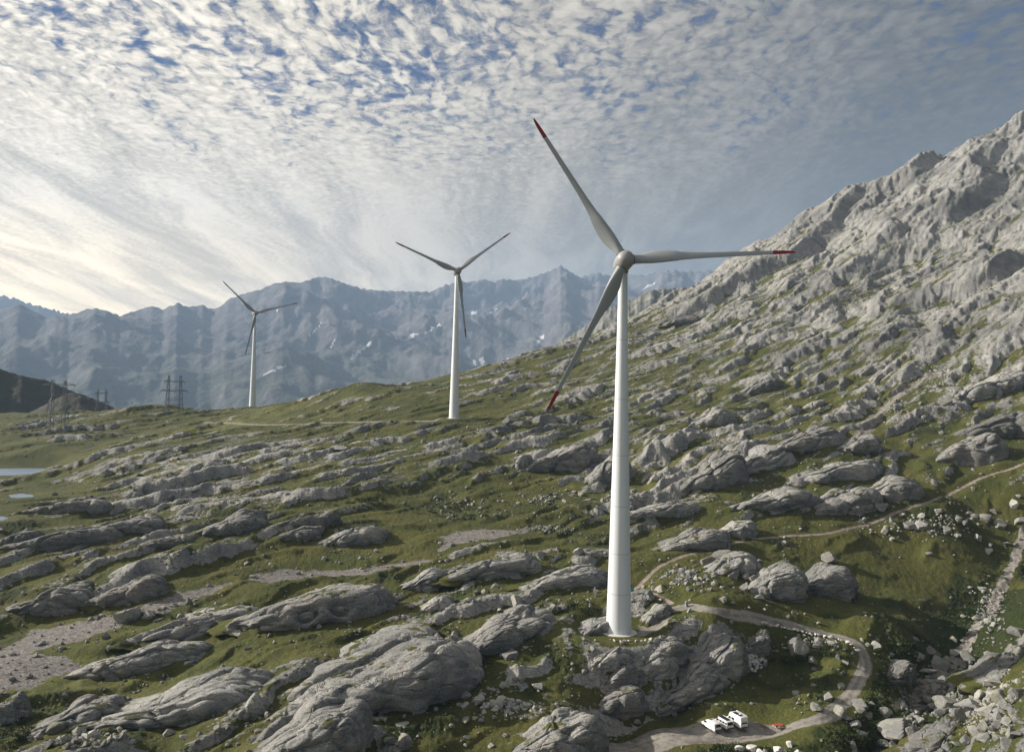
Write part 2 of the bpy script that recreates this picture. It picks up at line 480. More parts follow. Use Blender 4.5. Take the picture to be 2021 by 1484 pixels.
ROAD = line_on_land([(1110, 1500), (1200, 1473), (1320, 1452), (1440, 1458), (1540, 1443), (1620, 1415), (1660, 1385), (1690, 1345), (1709, 1310), (1700, 1280), (1675, 1262), (1620, 1247), (1560, 1233), (1500, 1220), (1450, 1213)])
CARPARK = find(*np.array([(1130, 1500), (1195, 1462), (1290, 1440), (1380, 1423), (1440, 1420), (1500, 1425), (1545, 1432), (1560, 1440), (1500, 1458), (1420, 1468), (1330, 1474), (1250, 1500)], float).T)
ROAD_UP = line_on_land([(1450, 1213), (1400, 1203), (1360, 1197), (1320, 1205), (1290, 1222), (1262, 1238)])
TRAIL = line_on_land([(1250, 1166), (1268, 1150), (1300, 1120), (1335, 1103), (1400, 1086), (1470, 1068), (1560, 1058), (1640, 1052), (1690, 1040), (1750, 1020), (1810, 998), (1870, 978), (1930, 948), (1985, 930), (2060, 905)])
TRAIL2 = line_on_land([(1250, 1166), (1275, 1172), (1300, 1180), (1325, 1190)])
TRACK = line_on_land([(405, 834), (440, 835), (500, 838), (570, 838), (640, 835), (720, 833), (800, 832), (850, 831), (890, 829)], 300)
BED1 = find(*np.array([(470, 1150), (500, 1128), (560, 1120), (640, 1122), (720, 1120), (800, 1106), (860, 1100), (880, 1105), (800, 1122), (720, 1140), (640, 1150), (540, 1160)], float).T)
BED2 = find(*np.array([(862, 1060), (890, 1048), (940, 1042), (1010, 1044), (1060, 1036), (1090, 1030), (1050, 1052), (1000, 1062), (950, 1070), (900, 1078), (872, 1095), (850, 1088), (868, 1072)], float).T)
BED3 = find(*np.array([(-60, 1290), (0, 1275), (60, 1240), (150, 1225), (260, 1200), (350, 1165), (430, 1150), (480, 1145), (440, 1170), (330, 1215), (220, 1245), (150, 1270), (80, 1285), (170, 1300), (190, 1315), (110, 1345), (60, 1365), (-60, 1375)], float).T)
STREAM = smooth_line(np.array([at(q[0], q[1], q[2] / math.cos(ray(q[0], q[1])[0]))[:2] for q in ((2040, 1040, 325), (2000, 1110, 302), (1950, 1210, 262), (1905, 1270, 236), (1860, 1320, 221), (1795, 1400, 202), (1740, 1484, 183), (1700, 1560, 165))]))
SCREE = find(*np.array([(1690, 880), (1720, 830), (1790, 770), (1850, 735)], float).T, 300)
LAKES, LAKE_Z = [], []
for poly, dc in (([(-150, 928), (40, 924), (85, 924), (104, 928), (85, 934), (30, 938), (-150, 941)], 540),
                 ([(18, 977), (40, 974), (62, 976), (66, 981), (45, 984), (25, 983)], 400),
                 ([(-60, 1020), (5, 1019), (16, 1023), (5, 1027), (-60, 1028)], 322)):
    q = np.array(poly, float)
    ax, sx = ray(q[:, 0], q[:, 1])
    c = at(q[3, 0] - 30, q[:, 1].mean(), dc / math.cos(ax[3]))
    lz = float(c[2]) - 0.2
    dq = (lz - CAM_H) / sx
    LAKES.append(np.stack([np.sin(ax) * dq, np.cos(ax) * dq], -1)); LAKE_Z.append(lz)


def base_of(px, py, hpx, hpy, height):
    """foot of an upright thing from the sight lines of its foot and of its top"""
    lo, hi = 100.0, 2000.0
    az, s = ray(px, py)
    _, s2 = ray(hpx, hpy)
    d = height / float(s2 - s)
    return np.array([math.sin(az) * d, math.cos(az) * d, CAM_H + float(s) * d])


T1 = base_of(1221, 1247, 1229, 512, 98.0)
T2 = base_of(896, 826, 904, 534, 98.0)
T3 = base_of(498, 806, 504, 617, 98.0)
PADS = [(T1, 8.5, 15.0), (T2, 8.0, 14.0), (T3, 6.0, 12.0)]
ALPHA = R(40.0)
CA, SA = math.cos(ALPHA), math.sin(ALPHA)


def masks(x, y):
    m = {}
    wob = 0.9 * fbm2(x / 5.0, y / 5.0, 3, 5)
    wide = 1.9 + 0.3 * pn2(x / 9, y / 9, 3)
    m['road'] = np.minimum(np.minimum(poly_dist(x, y, ROAD) - 1.65, poly_dist(x, y, ROAD_UP) - 1.6), poly_dist(x, y, CARPARK, True)) + wob * 0.45
    m['trail'] = np.minimum(poly_dist(x, y, TRAIL) - 0.7, poly_dist(x, y, TRAIL2) - 0.8) + wob * 0.4
    m['track'] = poly_dist(x, y, TRACK) - 1.9 + wob * 0.4
    m['bed'] = np.minimum(np.minimum(poly_dist(x, y, BED1, True), poly_dist(x, y, BED2, True)), poly_dist(x, y, BED3, True)) + wob * 3.0 + 1.8
    m['stream'] = poly_dist(x, y, STREAM) - 1.7 + wob * 1.6
    m['lake'] = np.min([poly_dist(x, y, p, True) for p in LAKES], 0)
    m['pad'] = np.min([np.hypot(x - t[0], y - t[1]) - r for t, r, _ in PADS], 0)
    return m


def saw(t, k=0.80):
    t = t - np.floor(t)
    return np.where(t < k, (t / k) ** 1.35, 0.5 + 0.5 * np.cos(np.pi * np.clip((t - k) / (1 - k), 0, 1)))


def relief(x, y, d, mk):
    u = x * CA + y * SA
    w = x * SA - y * CA                              # towards the camera side
    amp = samp(AMP_GRID, x, y)
    rock = samp(ROCK_GRID, x, y)
    wx = 9.0 * fbm2(x / 55, y / 55, 3, 41); wy = 9.0 * fbm2(x / 55 + 9, y / 55, 3, 57)
    uu, ww = u + wx, w + wy
    far = sstep(d, 450, 800)
    z = np.zeros_like(x)
    hi = np.zeros_like(x)
    for lam, a, lu, sd in ((44.0, 5.6, 85.0, 1), (18.0, 3.7, 44.0, 2), (8.0, 1.4, 20.0, 3)):
        A = sstep(fbm2(uu / lu, ww / (lam * 1.15), 2, 100 + sd) + 0.55 * (rock - .45), -0.25, 0.30)
        if lam < 30:
            A2 = sstep(fbm2(uu / (lu * 3.2), ww / (lam * 1.15), 2, 150 + sd) + 0.55 * (rock - .45), -0.25, 0.30)
            A = A * (1 - far) + A2 * far * 0.85
        ph = ww / lam + 0.55 * pn2(uu / (lu * .8), ww / (lam * 2.2), 200 + sd) + 0.12 * pn2(uu / 7, ww / 7, 300 + sd)
        p = saw(ph)
        z += a * A * p
        hi += A * (p - 0.35) * (0.5 if lam > 30 else 0.7 if lam > 12 else 0.5)
    # broad steps and buttresses on the mountain side
    ph = ww / 120.0 + 0.6 * fbm2(uu / 150, ww / 120, 2, 77)
    z += far * 15.0 * (saw(ph, 0.7) - 0.4) * sstep(rock, .40, .65)
    z += far * 22.0 * (ridged2(uu / 330, ww / 190, 2, 95) - 0.66) * sstep(rock, .40, .65)
    crag = ridged2(uu / 130, ww / 32, 3, 91)
    z += far * 3.6 * (crag - 0.45) * sstep(rock, .5, .8)
    z += 2.2 * fbm2(x / 34, y / 34, 3, 11)
    gul = np.exp(-np.maximum(mk['stream'], 0) ** 2 / 60.0)
    flat = np.ones_like(x)
    flat *= sstep(np.minimum(mk['road'], mk['track']), 0.0, 4.0) * 0.97 + 0.03
    flat *= sstep(mk['trail'], -0.3, 2.5) * 0.8 + 0.2
    flat *= sstep(mk['bed'], -2, 6) * 0.9 + 0.1
    flat *= sstep(mk['lake'], 0, 38)
    flat *= sstep(mk['pad'], 0, 5)
    z = z * amp * flat - 1.6 * gul
    return z, hi * flat, rock, amp, flat


def height(x, y, mk=None, full=False):
    x = np.asarray(x, float); y = np.asarray(y, float)
    d = np.hypot(x, y)
    if mk is None:
        mk = masks(x, y)
    zb = base_z(x, y)
    z, hi, rock, amp, flat = relief(x, y, d, mk)
    z = zb + z
    for t, r, r2 in PADS:
        k = 1 - sstep(np.hypot(x - t[0], y - t[1]), r, r2)
        z = z * (1 - k) + t[2] * k
    for p, lz in zip(LAKES, LAKE_Z):
        dd = poly_dist(x, y, p, True)
        kk = sstep(dd, 1, 22)
        z = np.where(dd < 22, (lz + np.maximum(dd, -3) * 0.16 - 0.05) * (1 - kk) + z * kk, z)
    if full:
        return z, hi, rock, amp, flat
    return z

# ------------------------------------------------------------------ materials
MATS = {}


def new_mat(name):
    m = bpy.data.materials.new(name)
    m.use_nodes = True
    MATS[name] = m
    return m, NT(m.node_tree)


def finish(N, col, rough=0.85, normal=None, metallic=0.0, spec=0.35):
    b = N.n('ShaderNodeBsdfPrincipled')
    N.set(b.inputs['Base Color'], col)
    N.set(b.inputs['Roughness'], rough)
    N.set(b.inputs['Metallic'], metallic)
    b.inputs['Specular IOR Level'].default_value = spec
    if normal is not None:
        N.set(b.inputs['Normal'], normal)
    N.set(N.n('ShaderNodeOutputMaterial').inputs[0], b.outputs[0])
    return b


def bump(N, h, dist, strength=1.0, normal=None):
    nd = N.n('ShaderNodeBump')
    nd.inputs['Strength'].default_value = strength
    nd.inputs['Distance'].default_value = dist
    N.set(nd.inputs['Height'], h)
    if normal is not None:
        N.set(nd.inputs['Normal'], normal)
    return nd.outputs[0]


def pos(N):
    return N.n('ShaderNodeNewGeometry').outputs['Position']


def rock_colour(N, P, tint=1.0):
    g1 = N.noise(P, 0.12, 5, 0.6)
    g2 = N.noise(P, 0.9, 6, 0.65)
    fol = N.noise(N.mapping(P, rot=(R(18), R(10), -ALPHA), scale=(0.22, 1.6, 1.6)), 1.0, 5, 0.62, 0.6)
    c = N.mix(N.ramp(g1, 0.35, 0.66), (0.275 * tint, 0.277 * tint, 0.28 * tint), (0.45 * tint, 0.437 * tint, 0.41 * tint))
    c = N.mix(N.math('MULTIPLY', N.ramp(fol, 0.45, 0.72), 0.65), c, (0.115 * tint, 0.117 * tint, 0.12 * tint))
    c = N.mix(N.math('MULTIPLY', N.ramp(g2, 0.50, 0.72), 0.5), c, (0.44 * tint, 0.42 * tint, 0.38 * tint))
    lich = N.noise(P, 0.35, 6, 0.7, 0.4)
    c = N.mix(N.math('MULTIPLY', N.ramp(lich, 0.52, 0.68), 0.45), c, (0.30, 0.30, 0.19))
    pink = N.noise(P, 0.06, 2, 0.5)
    c = N.mix(N.math('MULTIPLY', N.ramp(pink, 0.56, 0.72), 0.4), c, (0.38, 0.33, 0.31))
    zone = N.noise(N.mapping(P, rot=(0, 0, -ALPHA), scale=(0.5, 1.3, 1.0)), 0.014, 4, 0.6)
    c = N.mix(N.math('MULTIPLY', N.ramp(zone, 0.44, 0.64), 0.72), c, (0.145, 0.148, 0.145))
    spk = N.noise(P, 4.5, 3, 0.6)
    c = N.mix(N.ramp(spk, 0.38, 0.66, 0.0, 0.5), c, (0.10, 0.10, 0.10))
    return c, g2, fol, spk


def rock_bump(N, P, g2, fol, spk, k=1.0):
    crk = N.voronoi(N.mapping(N.vmath('ADD', P, N.vmath('MULTIPLY', N.noise(P, 0.4, 3, 0.5, out=1), (2.2, 2.2, 2.2))), rot=(0, 0, -ALPHA), scale=(0.045, 0.26, 0.20)), 1.0, 'DISTANCE_TO_EDGE')
    h = N.math('ADD', N.math('MULTIPLY', g2, 0.9), N.math('MULTIPLY', fol, 0.7))
    h = N.math('ADD', h, N.math('MULTIPLY', spk, 0.16))
    h = N.math('ADD', h, N.math('MULTIPLY', N.ramp(crk, 0.0, 0.035), 0.55))
    return bump(N, h, 0.9 * k, 0.8)


def grass_colour(N, P):
    a = N.noise(P, 0.045, 4, 0.6)
    b = N.noise(P, 0.22, 5, 0.65)
    c_ = N.noise(P, 1.6, 4, 0.7)
    tuft = N.noise(P, 5.0, 3, 0.7)
    c = N.mix(N.ramp(a, 0.38, 0.64), (0.058, 0.072, 0.015), (0.108, 0.108, 0.026))
    c = N.mix(N.math('MULTIPLY', N.ramp(b, 0.50, 0.70), 0.7), c, (0.082, 0.062, 0.028))
    c = N.mix(N.math('MULTIPLY', N.ramp(b, 0.30, 0.46, 1.0, 0.0), 0.7), c, (0.028, 0.042, 0.011))
    c = N.mix(N.ramp(c_, 0.46, 0.7, 0.0, 0.6), c, (0.15, 0.13, 0.04))
    c = N.mix(N.ramp(tuft, 0.32, 0.58, 0.7, 0.0), c, (0.018, 0.025, 0.007))
    return c, c_, tuft, b


def ground_material(name, kind):
    m, N = new_mat(name)
    P = pos(N)
    rc, g2, fol, spk = rock_colour(N, P)
    rb = rock_bump(N, P, g2, fol, spk)
    gc, gn, tuft, gb = grass_colour(N, P)
    dark = N.attr('shrub')
    shn = N.noise(P, 0.9, 5, 0.7)
    gc = N.mix(N.math('MULTIPLY', dark, N.ramp(shn, 0.3, 0.6, 0.55, 1.0)), gc, N.mix(N.ramp(shn, 0.4, 0.7), (0.012, 0.022, 0.006), (0.045, 0.062, 0.016)))
    gc = N.mix(N.attr('bright'), gc, N.mix(N.ramp(gn, 0.35, 0.65), (0.10, 0.125, 0.028), (0.17, 0.165, 0.05)))
    gh = N.math('ADD', N.math('MULTIPLY', gn, 0.8), N.math('MULTIPLY', tuft, 0.35))
    gbp = bump(N, N.math('ADD', gh, N.math('MULTIPLY', shn, 0.9)), 0.75, 0.8)
    # gravel and trodden earth
    st = N.voronoi(P, 2.6, out='Color')
    stv = N.n('ShaderNodeSeparateColor'); N.set(stv.inputs[0], st)
    e1 = N.noise(P, 0.5, 5, 0.65)
    vc = N.mix(N.ramp(e1, 0.35, 0.65), (0.165, 0.150, 0.135), (0.27, 0.25, 0.228))
    if kind == 'bed':
        vc = N.mix(N.ramp(e1, 0.35, 0.65), (0.105, 0.095, 0.09), (0.17, 0.158, 0.15))
        vc = N.mix(N.math('MULTIPLY', N.ramp(stv.outputs[0], 0.55, 1.0), 0.8), vc, (0.30, 0.285, 0.275))
    if kind == 'trail':
        vc = N.mix(N.ramp(e1, 0.35, 0.65), (0.19, 0.15, 0.128), (0.31, 0.26, 0.23))
    if kind == 'road':
        vc = N.mix(N.math('MULTIPLY', N.attr('rut'), N.ramp(N.noise(P, 1.2, 4, 0.65), 0.35, 0.6, 0.2, 0.7)), vc, (0.34, 0.32, 0.295))
        vc = N.mix(N.math('MULTIPLY', N.attr('middle'), N.ramp(N.noise(P, 0.9, 5, 0.7), 0.45, 0.62, 0.0, 0.75)), vc, (0.085, 0.085, 0.035))
        wet = N.ramp(N.noise(N.mapping(P, loc=(3.1, 0.4, 0)), 0.16, 3, 0.5, 0.7), 0.60, 0.66)
        vc = N.mix(N.math('MULTIPLY', wet, 0.7), vc, (0.12, 0.085, 0.055))
    vb = bump(N, N.math('ADD', stv.outputs[0], N.math('MULTIPLY', e1, 1.5)), 0.12, 0.7)
    # shares
    rk = N.math('ADD', N.attr('rock'), N.math('MULTIPLY', N.math('SUBTRACT', N.noise(P, 0.55, 6, 0.68), 0.5), 0.75))
    rk = N.math('ADD', rk, N.math('MULTIPLY', N.math('SUBTRACT', fol, 0.5), 0.35))
    fr = N.ramp(rk, 0.47, 0.56)
    gv = N.math('ADD', N.attr('gravel'), N.math('MULTIPLY', N.math('SUBTRACT', N.noise(P, 0.8, 5, 0.7), 0.5), 0.8))
    fv = N.ramp(gv, 0.45, 0.6)
    col = N.mix(fr, gc, rc)
    col = N.mix(fv, col, vc)
    nm = N.n('ShaderNodeMix', data_type='VECTOR')
    N.set(nm.inputs[0], fr); N.set(nm.inputs[4], gbp); N.set(nm.inputs[5], rb)
    nm2 = N.n('ShaderNodeMix', data_type='VECTOR')
    N.set(nm2.inputs[0], fv); N.set(nm2.inputs[4], nm.outputs[1]); N.set(nm2.inputs[5], vb)
    finish(N, col, 0.9, nm2.outputs[1], spec=0.2)
    return m


M_GROUND = ground_material('alpine_ground', 'ground')
M_ROAD = ground_material('gravel_road', 'road')
M_TRAIL = ground_material('trodden_earth', 'trail')
M_BED = ground_material('stream_gravel', 'bed')


def outcrop_material():
    m, N = new_mat('granite_outcrop')
    P = pos(N)
    rc, g2, fol, spk = rock_colour(N, P)
    rb = rock_bump(N, P, g2, fol, spk)
    oi = N.ramp(N.n('ShaderNodeObjectInfo').outputs['Random'], 0, 1, 0.78, 1.22, False)
    tone = N.n('ShaderNodeCombineXYZ')
    for i in range(3):
        N.set(tone.inputs[i], oi)
    rc = N.mix(1.0, rc, tone.outputs[0], 'MULTIPLY')
    gc, gn, tuft, gb = grass_colour(N, P)
    nz = N.n('ShaderNodeSeparateXYZ'); N.set(nz.inputs[0], N.n('ShaderNodeNewGeometry').outputs['Normal'])
    moss = N.math('ADD', N.math('MULTIPLY', nz.outputs[2], 0.30), N.math('MULTIPLY', N.noise(P, 0.20, 6, 0.62), 1.0))
    moss = N.math('ADD', moss, N.math('MULTIPLY', N.attr('low'), 0.75))
    fm = N.ramp(moss, 0.84, 0.90)
    col = N.mix(fm, rc, gc)
    gbp = bump(N, N.math('ADD', gn, N.math('MULTIPLY', tuft, 0.4)), 0.6, 0.8)
    nm = N.n('ShaderNodeMix', data_type='VECTOR')
    N.set(nm.inputs[0], fm); N.set(nm.inputs[4], rb); N.set(nm.inputs[5], gbp)
    finish(N, col, 0.9, nm.outputs[1], spec=0.2)
    return m


def boulder_material():
    m, N = new_mat('granite_boulder')
    P = pos(N)
    oi = N.n('ShaderNodeObjectInfo').outputs['Random']
    rc, g2, fol, spk = rock_colour(N, P)
    tone = N.n('ShaderNodeCombineXYZ')
    tv = N.ramp(oi, 0, 1, 0.62, 1.12, False)
    for i in range(3):
        N.set(tone.inputs[i], tv)
    c = N.mix(1.0, rc, tone.outputs[0], 'MULTIPLY')
    c = N.mix(N.math('MULTIPLY', N.ramp(N.noise(P, 0.8, 4, 0.6), 0.5, 0.65), 0.4), c, (0.34, 0.34, 0.20))
    b = bump(N, N.math('ADD', N.math('MULTIPLY', g2, 0.7), N.math('MULTIPLY', spk, 0.3)), 0.3, 0.6)
    finish(N, c, 0.9, b, spec=0.2)
    return m


def white_stone_material():
    m, N = new_mat('pale_stone')
    P = pos(N)
    c = N.mix(N.noise(P, 1.2, 4, 0.6), (0.38, 0.37, 0.355), (0.62, 0.61, 0.59))
    finish(N, c, 0.9, bump(N, N.noise(P, 2.0, 4, 0.6), 0.2, 0.6), spec=0.2)
    return m


M_OUT = outcrop_material()
M_BOULDER = boulder_material()
M_PALE = white_stone_material()


def mountain_material(name, rockc, grassc, scale):
    m, N = new_mat(name)
    P = pos(N)
    n1 = N.noise(P, 0.004 * scale, 6, 0.65)
    n2 = N.noise(P, 0.02 * scale, 5, 0.65)
    c = N.mix(N.ramp(n2, 0.35, 0.7), tuple(v * 0.75 for v in rockc), tuple(v * 1.3 for v in rockc))
    nz = N.n('ShaderNodeSeparateXYZ'); N.set(nz.inputs[0], N.n('ShaderNodeNewGeometry').outputs['Normal'])
    g = N.ramp(N.math('ADD', nz.outputs[2], N.math('MULTIPLY', N.math('SUBTRACT', n1, 0.5), 0.9)), 0.62, 0.82)
    g = N.math('MULTIPLY', g, N.attr('green'))
    c = N.mix(g, c, grassc)
    finish(N, c, 0.95, bump(N, N.math('ADD', n2, n1), 30.0 / scale, 0.5), spec=0.1)
    return m


M_RANGE = mountain_material('far_range_rock', (0.108, 0.102, 0.11), (0.07, 0.076, 0.062), 0.33)
M_SPUR = mountain_material('near_spur_rock', (0.19, 0.188, 0.182), (0.07, 0.075, 0.033), 3.0)
M_HILL = mountain_material('dark_hill_heath', (0.075, 0.072, 0.068), (0.035, 0.037, 0.018), 4.0)


def simple(name, col, rough=0.6, metallic=0.0, spec=0.4, var=0.0, scale=1.5):
    m, N = new_mat(name)
    c = col
    if var:
        n = N.noise(pos(N), scale, 4, 0.6)
        c = N.mix(n, tuple(v * (1 - var) for v in col), tuple(min(1, v * (1 + var)) for v in col))
    finish(N, c, rough, None, metallic, spec)
    return m


def snow_material():
    m, N = new_mat('old_snow')
    finish(N, N.mix(N.noise(pos(N), 0.02, 4, 0.6), (0.36, 0.38, 0.41), (0.52, 0.53, 0.55)), 0.8)
    return m


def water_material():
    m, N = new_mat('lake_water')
    b = finish(N, (0.09, 0.15, 0.24), 0.40, bump(N, N.noise(pos(N), 0.8, 3, 0.6), 0.06, 0.5), spec=0.7)  # blue base colour lightened to stand in for reflected sky
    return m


M_SNOW = snow_material()
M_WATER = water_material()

# ------------------------------------------------------------------ object helpers
def new_obj(name, me, mat=None, parent=None, loc=None):
    o = bpy.data.objects.new(name, me)
    COL.objects.link(o)
    if mat is not None and me is not None and not me.materials:
        me.materials.append(mat)
    if parent is not None:
        o.parent = parent
    if loc is not None:
        o.location = loc
    return o


def tag(o, label=None, cat=None, group=None, kind=None):
    for k, v in (('label', label), ('category', cat), ('group', group), ('kind', kind)):
        if v:
            o[k] = v
    return o


def mesh_np(name, V, F, smooth=True, attrs=None):
    """V (n,3); F (m,4) or (m,3) integer array, or a list of both"""
    me = bpy.data.meshes.new(name)
    V = np.asarray(V, np.float32)
    Fl = [np.asarray(f, np.int32) for f in (F if isinstance(F, list) else [F]) if len(f)]
    loops = np.concatenate([f.ravel() for f in Fl])
    counts = np.concatenate([np.full(len(f), f.shape[1], np.int32) for f in Fl])
    me.vertices.add(len(V)); me.vertices.foreach_set('co', V.ravel())
    me.loops.add(len(loops)); me.loops.foreach_set('vertex_index', loops)
    me.polygons.add(len(counts))
    starts = np.zeros(len(counts), np.int32); starts[1:] = np.cumsum(counts)[:-1]
    me.polygons.foreach_set('loop_start', starts)
    try:
        me.polygons.foreach_set('loop_total', counts)
    except Exception:
        pass
    me.polygons.foreach_set('use_smooth', np.full(len(counts), smooth))
    for k, v in (attrs or {}).items():
        a = me.attributes.new(k, 'FLOAT', 'POINT')
        a.data.foreach_set('value', np.asarray(v, np.float32))
    me.update(calc_edges=True)
    return me


def sub_mesh(name, V, F, attrs):
    used = np.unique(F)
    remap = np.full(len(V), -1, np.int32); remap[used] = np.arange(len(used))
    return mesh_np(name, V[used], remap[F], True, {k: v[used] for k, v in attrs.items()})


def grid_faces(nr, nc):
    i = np.arange(nr - 1)[:, None] * nc + np.arange(nc - 1)[None]
    return np.stack([i, i + 1, i + nc + 1, i + nc], -1).reshape(-1, 4)


def blur(a, n):
    k = np.ones(2 * n + 1) / (2 * n + 1)
    for ax in (0, 1):
        p = np.pad(a, [(n, n) if i == ax else (0, 0) for i in range(2)], mode='edge')
        c = np.cumsum(p, ax)
        c = np.insert(c, 0, 0, ax)
        a = (np.take(c, range(2 * n + 1, c.shape[ax]), ax) - np.take(c, range(0, c.shape[ax] - 2 * n - 1), ax)) / (2 * n + 1)
    return a


# ------------------------------------------------------------------ the land
NC_IN, NC_OUT, NR = 1040, 36, 860
azs = np.concatenate([np.linspace(R(-47), R(-35), NC_OUT, endpoint=False), np.linspace(R(-35), R(35), NC_IN), np.linspace(R(35), R(47), NC_OUT + 1)[1:]])
lds = np.linspace(math.log(105.0), math.log(2000.0), NR)
A_, L_ = np.meshgrid(azs, lds)
D_ = np.exp(L_)
X_, Y_ = np.sin(A_) * D_, np.cos(A_) * D_
MK = masks(X_, Y_)
Z_, HI, ROCK, AMP, FLAT = height(X_, Y_, MK, True)
NC = len(azs)


def slope_of(Z):
    P = np.stack([X_, Y_, Z], -1)
    n = np.cross(np.gradient(P, axis=1), np.gradient(P, axis=0))
    n /= np.linalg.norm(n, axis=-1, keepdims=True) + 1e-9
    return np.abs(n[..., 2])


U_ = X_ * CA + Y_ * SA
W_ = X_ * SA - Y_ * CA
far0 = sstep(D_, 600, 900)
nz0 = slope_of(Z_)
steep = sstep(1 - nz0, 0.12, 0.45)
cvx = np.clip((Z_ - blur(Z_, 10)) / (0.010 * D_ * (0.4 + 0.6 * AMP) + 0.4), -1.5, 1.5)
rv = (ROCK - 0.46) * 1.15 + 0.42 * HI + 0.55 * steep * (0.12 + 0.88 * sstep(ROCK, .12, .42)) + 0.16 * cvx + 0.34 * fbm2(U_ / 26, W_ / 9, 3, 400) + 0.31 + 0.13 * sstep(ROCK, .15, .4) - 0.12 * far0
for k, e in (('road', 2.5), ('track', 2.5), ('trail', 1.2), ('bed', 3.0), ('pad', 5.0), ('lake', 4.0)):
    rv = rv * (0.15 + 0.85 * sstep(MK[k], -0.2, e))
rockm = sstep(rv, 0.42, 0.62)
# joints, blocks and roughness on bare rock; tussocks on turf
far = sstep(D_, 400, 900)
f1, f2, cid = vor2(U_ / 9.5 + 0.5 * pn2(X_ / 6, Y_ / 6, 7), W_ / 3.6 + 0.5 * pn2(X_ / 6, Y_ / 6, 8), 21)
crack = np.exp(-((f2 - f1) / 0.09) ** 2)
Z_ += rockm * AMP * (1 - 0.65 * far) * (0.55 * (cid - 0.5) - 0.6 * crack) * FLAT
f1, f2, cid = vor2(U_ / 30 + 0.6 * pn2(X_ / 14, Y_ / 14, 9), W_ / 9 + 0.6 * pn2(X_ / 14, Y_ / 14, 10), 22)
Z_ += rockm * AMP * (1.3 * far * (cid - 0.5) - (0.4 + 1.1 * far) * np.exp(-((f2 - f1) / 0.08) ** 2)) * FLAT
Z_ += rockm * FLAT * (1 - 0.6 * far) * 0.55 * fbm2(U_ / 3.5, W_ / 1.9, 3, 33)
Z_ += rockm * FLAT * far * 1.1 * fbm2(U_ / 22, W_ / 5, 3, 35) * sstep(fbm2(X_ / 90, Y_ / 90, 2, 37), -0.35, 0.25)
Z_ += (1 - rockm) * (0.15 + 0.85 * FLAT) * 0.30 * fbm2(X_ / 1.7, Y_ / 1.7, 2, 34)
Z_ += np.where(MK['stream'] < 3, 0.5 * fbm2(X_ / 1.3, Y_ / 1.3, 2, 36), 0)

shrub = sstep(fbm2(X_ / 22, Y_ / 22, 4, 500) + 0.9 * np.exp(-np.maximum(MK['stream'], 0) ** 2 / 150) * (D_ < 330) - 0.15 * sstep(D_, 350, 600), 0.14, 0.45)
shrub *= sstep(np.minimum(np.minimum(MK['road'], MK['trail']), MK['pad'] - 3), 0.3, 2.5)
Z_ += shrub * (1 - rockm) * 0.55 * np.abs(fbm2(X_ / 1.6, Y_ / 1.6, 2, 55)) * 1.6
bright = np.zeros_like(X_)
for px, py, r, k in ((150, 1345, 16, .9), (330, 1350, 12, .5), (1170, 1250, 9, .5), (1345, 1215, 5, .8), (1650, 1245, 18, .35), (1560, 1390, 14, .45), (440, 842, 30, .8), (1500, 1420, 10, .3), (1480, 880, 25, .2)):
    c = find(px, py)[0]
    bright = np.maximum(bright, k * np.exp(-((X_ - c[0]) ** 2 + (Y_ - c[1]) ** 2) / (2 * r * r)))
bright *= sstep(fbm2(X_ / 8, Y_ / 8, 3, 600), -0.35, 0.3)
gravel = np.zeros_like(X_)
for k, e in (('road', 1.2), ('track', 1.2), ('trail', 0.7), ('bed', 3.2), ('stream', 1.2)):
    gravel = np.maximum(gravel, 1 - sstep(MK[k], -e, e))
scr = poly_dist(X_, Y_, SCREE) - 5
gravel = np.maximum(gravel, 0.62 * (1 - sstep(scr, -6, 9)) * (D_ > 300))
# the quarried face and the foot of the knoll's cliff are bare earth in places
c = find(1290, 1222)[0]
gravel = np.maximum(gravel, 0.75 * np.exp(-((X_ - c[0]) ** 2 + (Y_ - c[1]) ** 2) / 40))

rdc = poly_dist(X_, Y_, ROAD)
rut = np.exp(-((rdc - 0.8) / 0.32) ** 2)
middle = np.exp(-(rdc / 0.38) ** 2)
Z_ -= np.where(MK['road'] < 0.5, 0.07 * rut, 0)
V_ = np.stack([X_, Y_, Z_], -1).reshape(-1, 3)
F_ = grid_faces(NR, NC)
AT = {'rock': rv.ravel(), 'gravel': gravel.ravel(), 'shrub': shrub.ravel(), 'bright': bright.ravel(), 'rut': rut.ravel(), 'middle': middle.ravel()}
fm = lambda a: a.reshape(NR, NC)[:-1, :-1].ravel()
lab = np.zeros(len(F_), int)
lab[fm(MK['bed']) < 0.0] = 4
lab[(fm(MK['track']) < 0.0)] = 3
lab[(fm(MK['trail']) < 0.0)] = 2
lab[(fm(MK['road']) < 0.0)] = 1
sc = find(2030, 538, 300)[0]
snw = np.hypot((X_ - sc[0]) / 7.0, (Y_ - sc[1]) / 12.0) + 0.35 * fbm2(X_ / 5, Y_ / 5, 3, 71)
lab[fm(snw) < 0.9] = 5
for i, nm, mt, kd, lb in ((0, 'ground', M_GROUND, 'structure', None), (1, 'road', M_ROAD, 'structure', None), (2, 'footpath', M_TRAIL, 'structure', None),
                      (3, 'track_road', M_ROAD, 'structure', None), (4, 'gravel_bed', M_BED, 'structure', None), (5, 'snow', M_SNOW, 'stuff', 'white remnant of snow on the stony mountain side')):
    fs = F_[lab == i]
    if len(fs):
        tag(new_obj(nm, sub_mesh(nm, V_, fs, AT), mt), kind=kd, label=lb)


